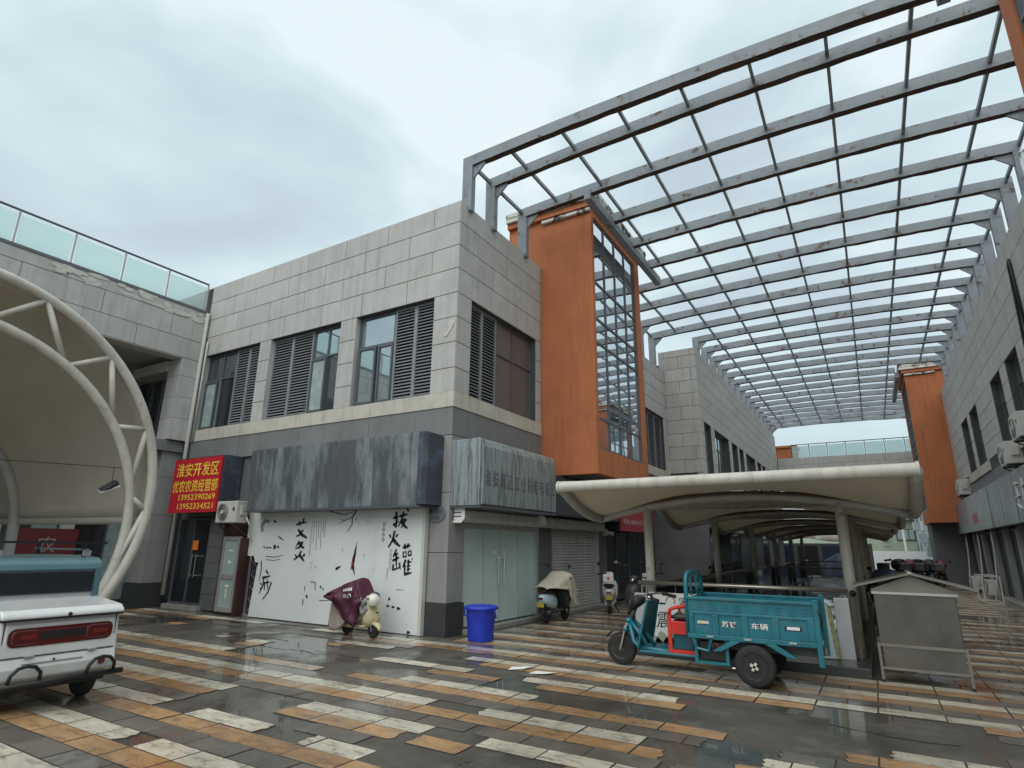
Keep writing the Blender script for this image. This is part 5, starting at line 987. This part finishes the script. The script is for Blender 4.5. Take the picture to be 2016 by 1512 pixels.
shape('vent', lambda m: m.box(-7.79, 8.012, .66, -7.76, 8.03, .69), 'black', hl); shape('lining', lambda m: m.ball((-7.76, 8.14, .60), .105, .105, .06, 14, 8), 'black', hl, smooth=True)
tag(shape('plastic_bag', lambda m: m.grid(lambda u, v: (-8.05+.16*u+.02*math.sin(9*v), 8.12-.05*math.sin(math.pi*u)+.025*math.sin(14*u+6*v), .66-.24*v+.03*math.sin(8*u)), 18, 14), 'inkgrey', smooth=True, solid=.004), 'grey crumpled plastic sheet on the handlebar of the cream scooter', 'bag')
BL = ((-6.3, 12.4, 0), R(88))
scooter('pale blue electric scooter under a beige cover by the green glass door', BL[0], BL[1], 'acdark', 'black', s=.95, rear='paleblue')
drape('rain_cover', 'crumpled beige cover draped over the pale blue scooter', 'beigecloth', [(-.66, .76, .15, .74, .74), (-.5, .80, .2, .72, .70), (-.25, .88, .24, .72, .66), (0, .96, .27, .66, .6), (.2, 1.06, .28, .42, .4), (.35, 1.02, .27, .3, .3), (.5, .84, .24, .28, .3), (.62, .6, .2, .3, .32)], BL[0], BL[1], 1.0, 4, .034)
scooter('white electric scooter with white top box left of the canopy post', (-6.05, 15.0, 0), R(110), 'scootwhite', 'black', box='scootwhite', s=.95)
scooter('white electric scooter behind the handlebar of the tricycle, close to the canopy post', (-5.35, 16.3, 0), R(100), 'acdark', 'black', box='scootwhite', rear='scootwhite', s=.95)
bk = scooter('dark electric scooter facing the camera between the white scooter and tricycle', (-4.9, 14.0, 0), R(-95), 'acdark', 'black', s=.95, plate=False)
far = [(.50, 32, 60), (.8, 33.2, 95), (1.1, 32.3, 80), (1.4, 33.3, 110), (1.7, 32.4, 70), (1.95, 33.4, 100), (2.2, 32.6, 85), (.9, 34.6, 95), (1.5, 34.8, 80), (2.0, 34.9, 90)]
for i, (x, y, a) in enumerate(far): scooter(('%s scooter, front row of the far cluster, %s from the left' if i < 7 else '%s scooter, back row of the far cluster, %s from the left') % (['navy', 'dark red', 'black', 'charcoal'][i % 4], ['first', 'second', 'third', 'fourth', 'fifth', 'sixth', 'seventh'][i % 7]), (x, y-2, 0), R(a), ['darkblue', 'darkred', 'black', 'acdark'][i % 4], ['black', 'darkred', 'darkred', 'black'][i % 4], light=True, group='scooters clustered far down the alley', s=1.08, windshield=True)
scooter('dark red scooter with a navy cover parked beside the canopy, left of the cart roof', (.05, 17.5, 0), R(70), 'darkred', 'darkblue', light=True, s=1.05)
drape('rain_cover', 'navy cover over the dark red scooter beside the canopy', 'darkblue', [(-.5, .8, .15, .6, .6), (-.1, .95, .22, .6, .6), (.3, 1.1, .26, .7, .7), (.45, 1.0, .2, .75, .75)], (.05, 17.5, 0), R(70), 1.05, 4, .02)
for i, (x, y, a) in enumerate(((-4.15, 17.0, 10), (-4.1, 18.4, 15), (-4.2, 19.6, 5))): scooter(['dark scooter in the shade behind the left canopy post', 'dark scooter in the shade behind the tricycle hoop', 'dark scooter in the shade, deepest of the three by the stairwell'][i], (x, y, 0), R(a), 'black', light=True)
# ------------------------------------------------------------------ cargo tricycle (+x forward, rear axle at the origin)
tr = thing('cargo_tricycle', 'teal electric cargo tricycle with red seat box and high-sided bed', 'tricycle', (-1.42, 8.53, 0), R(180), local=True)
for y in (-.45, .45):
    w = wheel(tr, (0, y, .24), .24, .12, 'black', 0); s_ = 1 if y > 0 else -1
    shape('hub_star', lambda m: [m.bar((0, y+s_*.075, .24), (.05*math.cos(a), y+s_*.075, .24+.05*math.sin(a)), .03, .02, (0, 1, 0)) for a in (.5, 2.07, 3.64, 5.21)] and None, 'tanbag', w)
wheel(tr, (1.86, 0, .215), .215, .095, 'acdark', 6)
shape('fork', lambda m: m.tube([(1.86, .075, .215), (1.78, .075, .5), (1.70, .05, .62)], .022, 8).tube([(1.86, -.075, .215), (1.78, -.075, .5), (1.70, -.05, .62)], .022, 8), 'chrome', tr)
shape('front_fender', lambda m: m.grid(lambda u, v: (1.86+.26*math.cos(R(30+110*u)), -.06+.12*v, .215+.26*math.sin(R(30+110*u))), 12, 2), 'acdark', tr, solid=.008, smooth=True)
shape('steering_column', lambda m: m.cyl((1.80, 0, .42), (1.58, 0, .90), .035, 12), 'acdark', tr)
shape('spring_cap', lambda m: m.ball((1.72, .06, .60), .05, .05, .045).ball((1.77, .065, .48), .04, .04, .035), 'teal', tr, smooth=True)
for y in (-.14, .14):
    shape('frame_tube', lambda m: m.tube([(1.72, y*.4, .62), (1.64, y*.8, .34), (1.55, y, .27), (.8, y*1.6, .25)], .032, 8), 'teal', tr, smooth=True); shape('frame_tube', lambda m: m.tube([(1.70, y*.4, .60), (1.55, y*.8, .45), (1.42, y, .27)], .028, 8), 'teal', tr, smooth=True)
shape('floor_pan', lambda m: m.box(.72, -.30, .235, 1.50, .30, .265), 'teal', tr, bevel=.01)
def shield(u, v):
    y = (u*2-1)*.30; b = 1-abs(u*2-1)**2; return (1.52-.14*v+.06*b, y*(1-.25*abs(v-.3)), .27+.60*v)
shape('leg_shield', lambda m: m.grid(shield, 14, 10), 'teal_dark', tr, solid=.02, smooth=True); shape('shield_rim', lambda m: m.tube([shield(0, q/10) for q in range(11)]+[shield(q/8, 1) for q in range(1, 8)]+[shield(1, 1-q/10) for q in range(11)], .018, 8), 'teal', tr, smooth=True)
hb = shape('handlebar', lambda m: m.tube([(1.22, .40, .93), (1.36, .34, .965), (1.50, .20, .95), (1.58, .06, .90), (1.58, -.06, .90), (1.50, -.20, .95), (1.36, -.34, .965), (1.22, -.40, .93)], .015, 10), 'chrome', tr, smooth=True)
for y in (-1, 1): shape('grip', lambda m: m.cyl((1.16, .425*y, .915), (1.28, .375*y, .945), .024, 10), 'rubber', hb); shape('switch', lambda m: m.box(1.27, .33*y-.02, .93, 1.33, .33*y+.04, .985), 'black', hb)
shape('headlight', lambda m: m.lathe([(.02, 0), (.07, .03), (.085, .1), (.08, .11), (0, .115)], (1.60, 0, .80), (1, 0, .1), 16), 'black', tr, smooth=True)
shape('instrument_pod', lambda m: hull(m, [(1.5, .88, .08, .04), (1.6, .86, .12, .09), (1.68, .82, .08, .06)]), 'black', tr, smooth=True)
sf = shape('seat_box', lambda m: m.box(.76, -.27, .55, 1.06, .27, .66), 'trikered', tr, bevel=.012)
shape('seat_frame', lambda m: m.box(1.05, .245, .26, 1.10, .275, .76).box(.76, .245, .26, 1.05, .272, .31).box(.76, .247, .5, 1.05, .270, .56).box(1.05, -.275, .26, 1.10, -.245, .76).box(.76, -.272, .26, 1.05, -.245, .31), 'trikered', tr)
for y in (-.26, .26): shape('arm_rest', lambda m: m.tube([(1.075, y, .74), (1.06, y, .80), (1.0, y, .83), (.86, y, .85), (.78, y, .92)], .024, 8), 'trikered', tr, smooth=True)
shape('seat_tank', lambda m: m.box(.78, -.24, .31, 1.04, .24, .5), 'teal_dark', tr, bevel=.01); shape('seat_cushion', lambda m: hull(m, [(.76, .72, .22, .04), (.8, .72, .26, .06), (1.0, .71, .26, .055), (1.06, .70, .22, .03)]), 'acdark', tr, smooth=True)
bag = shape('bundle', lambda m: m.ball((.86, .16, .79), .09, .08, .06, 10, 7), 'tanbag', tr, smooth=True)
# bed
for s_ in (-1, 1):
    y0, y1 = (s_*.47, s_*.445)
    sd_ = shape('side_panel', lambda m: m.box(-.70, y1, .52, .76, s_*.43, .99), 'teal', tr)
    shape('top_rail', lambda m: m.box(-.72, s_*.425, .965, .78, s_*.475, 1.0), 'teal', sd_, bevel=.006); shape('bottom_rail', lambda m: m.box(-.72, s_*.425, .50, .78, s_*.48, .555), 'teal', sd_, bevel=.006); shape('mid_rail', lambda m: m.box(-.70, s_*.44, .79, .76, s_*.462, .82), 'teal', sd_, bevel=.005)
    us = [-.70, -.58, -.26, -.22, .10, .14, .46, .50, .72, .76]
    for a, b in ((-.70, -.62), (-.31, -.23), (.04, .12), (.39, .47), (.70, .76)): shape('stile', lambda m: m.box(a, s_*.44, .555, b, s_*.465, .79), 'teal', sd_, bevel=.006)
    for a, b in ((-.62, -.31), (-.23, .04), (.12, .39), (.47, .70)):
        shape('recess_bevel', lambda m: m.prism([(a+.005, .56), (b-.005, .56), (b-.03, .595), (a+.03, .595)], 1, s_*.444, s_*.456), 'teal', sd_)
        shape('decal', lambda m: m.box(a+.06, s_*.4465, .665, b-.06, s_*.4475, .715), 'black', sd_)
    for k_, (a, tx) in enumerate(((.585, None), (.255, '苏锋'), (-.095, '车辆'), (-.465, None))):
        if s_ > 0:
            if tx: text('decal_text', tx, 'paper_white', sd_, (a+.10, .4475, .66), (-1, 0, 0), Z_, .075, width=.19, depth=.002, bold=.01)
            else: shape('decal_text', lambda m: m.box(a-.07, .4475, .675, a+.07, .4485, .71), 'paper_white' if k_ else 'tanbag', sd_)
    for i in range(9):
        for j in range(3):
            if i in (4,) : continue
            x = -.60+i*.155; shape('pressed_rib', lambda m: m.bar((x-.05-.012*j, s_*.447, .845+j*.035), (x+.03-.012*j, s_*.447, .845+j*.035), .012, .012), 'teal', sd_)
    for x in (-.45, .05, .5): shape('latch', lambda m: m.box(x-.04, s_*.48, .525, x+.04, s_*.5, .545), 'chrome', sd_)
shape('bed_floor', lambda m: m.box(-.70, -.43, .52, .76, .43, .56), 'teal', tr); shape('front_panel', lambda m: m.box(.735, -.43, .56, .76, .43, .99), 'teal', tr); shape('tailgate', lambda m: m.box(-.72, -.43, .52, -.695, .43, .98), 'teal', tr)
for s_ in (-1, 1): shape('corner_post', lambda m: m.box(-.76, s_*.43, .30, -.70, s_*.49, 1.03), 'teal', tr, bevel=.005)
shape('hoop', lambda m: m.tube([(.79, .40, .5), (.79, .40, 1.16), (.79, .36, 1.24), (.79, .27, 1.285), (.79, -.27, 1.285), (.79, -.36, 1.24), (.79, -.40, 1.16), (.79, -.40, .5)], .03, 8), 'teal', tr, smooth=True)
for y in (-.15, .15): shape('hoop_bar', lambda m: m.cyl((.79, y, .99), (.79, y, 1.27), .02, 8), 'teal', tr)
shape('hoop_rail', lambda m: m.cyl((.79, -.40, 1.04), (.79, .40, 1.04), .015, 8), 'acdark', tr)
for s_ in (-1, 1):
    for a, b in ((.34, .48), (-.34, -.48)): shape('mudguard', lambda m: m.hexa([(b, s_*.40, .37), (b-.1*(1 if b > 0 else -1), s_*.40, .37), (b-.1*(1 if b > 0 else -1), s_*.5, .37), (b, s_*.5, .37), (a-.08*(1 if b > 0 else -1), s_*.40, .50), (a-.2*(1 if b > 0 else -1), s_*.40, .50), (a-.2*(1 if b > 0 else -1), s_*.5, .50), (a-.08*(1 if b > 0 else -1), s_*.5, .50)]), 'teal', tr, bevel=.006)
    shape('step', lambda m: m.tube([(.72, s_*.45, .50), (.68, s_*.45, .38), (.54, s_*.45, .36), (.5, s_*.45, .50)], .022, 6), 'teal', tr); shape('chassis_rail', lambda m: m.box(-.68, s_*.24, .38, .80, s_*.3, .5), 'acdark', tr)
shape('battery_box', lambda m: m.box(.32, -.32, .24, .66, .40, .46), 'black', tr, bevel=.01); shape('battery_frame', lambda m: m.box(.30, .38, .2, .34, .43, .5).box(.34, .385, .2, .70, .425, .235).box(.68, .38, .2, .72, .43, .5), 'teal', tr); shape('wire_loop', lambda m: m.tube([(.46+.04*math.cos(a), .42, .40+.05*math.sin(a)) for a in [i*.5 for i in range(12)]], .006, 5), 'copper', tr)
shape('axle', lambda m: m.cyl((0, -.42, .24), (0, .42, .24), .035, 10).ball((0, 0, .24), .11), 'acdark', tr); shape('drive_rod', lambda m: m.cyl((.7, .34, .19), (.1, .34, .16), .012, 6), 'chrome', tr)
shape('tail_lamp', lambda m: m.box(-.78, .32, .42, -.74, .42, .5), 'lampred', tr); tag(shape('bungee_cord', lambda m: m.tube([(-.66, 8.15+.0*q, .9) if 0 else (-.66+.015*math.sin(q), 8.02+.02*q, .92-.07*q) for q in range(8)], .012, 6), 'black', smooth=True), 'dark cord hanging at the tail of the tricycle bed', 'cord')
# ------------------------------------------------------------------ white van with teal roof at the left edge (world axes; it points away along -x)
vn = thing('mini_van', 'small white electric van with teal roof and red tail lights, at the left edge', 'van', (-8.4, 3.1, 0))
YL, YR = 2.56, 3.66; ym = (YL+YR)/2
def tailbox(m): m.prism([(-7.20, .30), (-7.17, .5), (-7.22, .85), (-7.85, .85), (-7.85, .26), (-7.3, .26)], 1, YL+.02, YR-.02)
shape('tail_body', tailbox, 'vanwhite', vn, bevel=.02)
shape('boot_lid', lambda m: m.prism([(-7.16, .862), (-7.17, .90), (-7.24, .945), (-7.75, 1.0), (-7.85, 1.0), (-7.85, .862)], 1, YL, YR), 'vanwhite', vn, bevel=.022)
shape('lid_seal', lambda m: m.box(-7.84, YL+.01, .848, -7.165, YR-.01, .864), 'black', vn); shape('lid_lock', lambda m: m.lathe([(0, 0), (.018, 0), (.018, .015), (0, .02)], (-7.168, ym+.02, .885), (1, 0, 0), 12), 'black', vn)
def cab(m): m.prism([(-7.80, .9), (-7.83, 1.16), (-7.90, 1.36), (-9.4, 1.36), (-9.85, 1.0), (-9.95, .8), (-9.98, .35), (-7.80, .3)], 1, YL+.03, YR-.03)
shape('cab_body', cab, 'vanwhite', vn, bevel=.03)
shape('roof', lambda m: m.prism([(-7.80, 1.285), (-7.83, 1.37), (-7.92, 1.42), (-8.3, 1.445), (-9.3, 1.44), (-9.5, 1.33), (-9.5, 1.285)], 1, YL+.0, YR-.0), 'vanteal', vn, bevel=.035)
for y in (YL+.05, YR-.05): shape('rear_pillar', lambda m: m.hexa([(-7.77, y-.03, 1.0), (-7.85, y-.03, 1.0), (-7.85, y+.03, 1.0), (-7.77, y+.03, 1.0), (-7.80, y-.03, 1.31), (-7.88, y-.03, 1.31), (-7.88, y+.03, 1.31), (-7.80, y+.03, 1.31)]), 'vanteal', vn)
shape('rear_window', lambda m: m.hexa([(-7.785, YL+.09, 1.045), (-7.86, YL+.09, 1.045), (-7.86, YR-.09, 1.045), (-7.785, YR-.09, 1.045), (-7.805, YL+.09, 1.285), (-7.89, YL+.09, 1.285), (-7.89, YR-.09, 1.285), (-7.805, YR-.09, 1.285)]), 'pane_black', vn, bevel=.01)
for y, s_ in ((YL, -1), (YR, 1)): shape('side_window', lambda m: m.prism([(-7.95, 1.0), (-7.95, 1.27), (-9.35, 1.27), (-9.65, 1.0)], 1, y-.03*s_, y-.022*s_), 'pane_black', vn)
shape('inset_panel', lambda m: m.hexa([(-7.178, YL+.07, .53), (-7.2, YL+.07, .53), (-7.2, YR-.07, .53), (-7.178, YR-.07, .53), (-7.205, YL+.07, .82), (-7.23, YL+.07, .82), (-7.23, YR-.07, .82), (-7.205, YR-.07, .82)]), 'vanwhite', vn, bevel=.018)
def capsule(m, ya, yb, za, zb, x0, x1, r=.05):
    pts = []
    for cy_, cz_, a0_ in ((yb-r, zb-r, 0), (ya+r, zb-r, 90), (ya+r, za+r, 180), (yb-r, za+r, 270)):
        for q in range(5): a = R(a0_+q*22.5); pts.append((cy_+r*math.cos(a), cz_+r*math.sin(a)))
    m.prism(pts, 0, x0, x1)
for ya, yb in ((ym-.44, ym-.20), (ym+.20, ym+.44)):
    tl = shape('tail_light', lambda m: capsule(m, ya, yb, .625, .765, -7.21, -7.165), 'lampred', vn, bevel=.012); shape('indicator', lambda m: capsule(m, ya+.07, yb-.03, .68, .72, -7.166, -7.161, .018), 'lampamber', tl)
shape('light_bar', lambda m: m.box(-7.2, ym-.26, .655, -7.172, ym+.26, .75), 'lampred', vn, bevel=.006); shape('light_bar_core', lambda m: m.box(-7.18, ym-.2, .668, -7.169, ym+.2, .74), 'black', vn)
shape('bumper', lambda m: m.prism([(-7.14, .32), (-7.13, .42), (-7.17, .515), (-7.4, .515), (-7.4, .3), (-7.2, .3)], 1, YL+.03, YR-.03), 'vanwhite', vn, bevel=.02); shape('bumper_crease', lambda m: m.box(-7.14, ym-.32, .452, -7.134, ym+.2, .462), 'fargrey', vn)
for y in (YL+.055, YR-.055): shape('panel_gap', lambda m: m.hexa([(-7.155, y-.004, .31), (-7.2, y-.004, .31), (-7.2, y+.004, .31), (-7.155, y+.004, .31), (-7.212, y-.004, .845), (-7.25, y-.004, .845), (-7.25, y+.004, .845), (-7.212, y+.004, .845)]), 'black', vn)
shape('panel_gap', lambda m: m.box(-7.2, YL+.06, .517, -7.163, YR-.06, .525), 'black', vn)
shape('lamp_surround', lambda m: capsule(m, ym-.46, ym+.46, .61, .78, -7.2, -7.178, .06), 'lampred', vn)
for y in (ym-.27, ym+.28): shape('seam_hinge', lambda m: m.box(-7.17, y-.04, .515, -7.14, y+.04, .528), 'alu', vn)
shape('bolt', lambda m: m.cyl((-7.14, ym-.06, .475), (-7.125, ym-.06, .475), .01, 8), 'black', vn); shape('reflector', lambda m: m.cyl((-7.14, YR-.17, .40), (-7.125, YR-.17, .40), .035, 14), 'lampred', vn)
shape('tow_bar', lambda m: m.tube([(-7.08, YL-.02, .285), (-7.08, YR+.03, .285)], .028, 10), 'black', vn, smooth=True)
for y0 in (YL+.12, YR-.32): shape('guard_loop', lambda m: m.tube([(-7.08, y0, .29), (-7.06, y0+.01, .38), (-7.06, y0+.06, .435), (-7.06, y0+.13, .45), (-7.06, y0+.20, .435), (-7.06, y0+.25, .38), (-7.08, y0+.26, .29)], .017, 10), 'black', vn, smooth=True)
for x in (-7.55, -9.4):
    for y in (YL+.12, YR-.12): wheel(vn, (x, y, .2), .2, .12, 'acdark', 5)
shape('wheel_arch', lambda m: m.box(-7.85, YL+.06, .2, -7.25, YR-.06, .3), 'black', vn); shape('underbody', lambda m: m.box(-9.9, YL+.08, .2, -7.8, YR-.08, .34), 'black', vn)
for x in (-8.0, -9.2): shape('rack_bar', lambda m: m.box(x-.015, YL-.05, 1.575, x+.015, YR+.08, 1.6), 'black', vn)
for y in (YL+.1, YR-.15): shape('rack_rail', lambda m: m.box(-9.3, y-.012, 1.50, -7.9, y+.012, 1.52), 'frame', vn)
for x in (-8.0, -9.2):
    for y in (YL+.1, YR-.15): shape('rack_foot', lambda m: m.box(x-.02, y-.015, 1.43, x+.02, y+.015, 1.58), 'black', vn)
for y in (YL+.1, YR-.15): shape('spare_clamp', lambda m: m.box(-7.99, y-.02, 1.44, -7.96, y+.06, 1.5), 'alu', vn)
# ------------------------------------------------------------------ beyond the bridge
tag(shape('boundary_wall', lambda m: m.box(-6, 62, 0, 4.2, 62.3, 1.55), 'farwhite'), 'white boundary wall at the far end beyond the bridge', 'wall')
gb = thing('green_house', 'green rendered house behind the white boundary wall', 'house', (1, 72, 0)); shape('wall', lambda m: m.box(-9, 72, 0, 6.0, 80, 4.6), 'fargreen', gb); shape('eaves', lambda m: m.box(.5, 71.4, 4.6, 6.3, 80, 5.0), 'farwhite', gb); shape('parapet', lambda m: m.box(-9, 71.9, 4.6, .45, 80, 4.9), 'fargreen', gb)
wn_ = shape('window', lambda m: m.box(2.0, 71.85, 2.6, 3.6, 72.0, 3.7), 'woodbrown', gb)
for i in range(3): shape('pane', lambda m: m.box(2.1+i*.5, 71.83, 2.68, 2.52+i*.5, 71.86, 3.62), 'pane_frost', wn_)
for i in range(8): shape('ladder_rung', lambda m: m.box(.7, 71.7, 1.2+i*.45, 1.4, 71.78, 1.32+i*.45), 'alu', gb)
tag(shape('sky_blocker', lambda m: m.box(-8, 95, 0, 9, 105, 9.6), 'fargrey'), 'grey block added far behind the green house to cut off low sky', 'house')  # added block; keeps bright low sky off the alley ground
tag(shape('white_pole', lambda m: m.cyl((2.6, 70, 0), (2.5, 70, 8.6), .12, 10).box(2.0, 69.9, 8.5, 2.7, 70.1, 8.65), 'farwhite'), 'thin white lamp pole in front of the green house', 'lamp pole')
rh = thing('row_house', 'pale blue-grey houses with wall units beyond the right-hand tower', 'house', (6, 56, 0)); shape('wall', lambda m: m.box(3.7, 50, 0, 9, 78, 9), 'farblue', rh); shape('wall', lambda m: m.box(3.9, 46.02, 0, 9, 50, 7), 'farblue', rh)
for i, (y, z) in enumerate(((51, 1.2), (52, 3), (54, 4.6), (55, 6), (58, 2.2), (58, 5), (62, 3.3))): shape('balcony' if i % 2 else 'wall_unit', lambda m: m.box(3.1, y, z, 3.7, y+1.6, z+.7), 'farwhite' if i % 2 else 'farblue', rh)
for i, z in enumerate((1, 3.4, 5.8)):
    for j in range(5): shape('window', lambda m: m.box(3.66, 51.2+j*5, z+.3, 3.69, 52.8+j*5, z+1.6), 'pane', rh)
tp = thing('market_stall', 'striped beige tarpaulin stalls seen under the far end of the canopy', 'stall', (-3, 47, 0))
shape('tarpaulin', lambda m: m.grid(lambda u, v: (-9+8.2*u, 47+4*v, 2.3+.5*math.sin(3.1*v)+.12*math.sin(14*u)), 40, 6), 'tarp', tp, solid=.01, smooth=True)
for i in range(5): shape('stripe', lambda m: m.grid(lambda u, v: (-8.6+1.7*i+.35*u, 46.96+4*v, 2.33+.5*math.sin(3.1*v)+.12*math.sin(14*((-8.6+1.7*i+.35*u+9)/8.2))), 3, 6), 'plaster', tp, solid=.01)
for x in (-9, -5, -.9): shape('pole', lambda m: m.cyl((x, 47, 0), (x, 47, 2.35), .05, 8), 'tubegrey', tp)
hs = thing('dark_backdrop', 'low dark shed added to keep the view under the canopy dark', 'shed', (-4.6, 45, 0)); shape('wall', lambda m: m.box(-9, 44.6, 0, -.15, 44.9, 2.0), 'pier_dark', hs)  # added dark mass so the gap under the canopy reads black
for i in range(6): shape('door', lambda m: m.box(-8.8+i*1.45, 44.55, .05, -7.6+i*1.45, 44.6, 1.85), 'black' if i % 2 else 'darkblue', hs)
tag(shape('added_dark_heap', lambda m: m.grid(lambda u, v: (-3.0+2.3*u, 41.2+1.2*v, 1.35*math.sin(math.pi*min(1, max(0, u*.9+.05)))**.5*math.sin(math.pi*v)**.4+.05*math.sin(17*u)), 24, 12), 'darkblue', smooth=True), 'dark blue heap added to fill the dark far end of the stairwell', 'heap')  # invented dark mass standing in for the gloom below the canopy
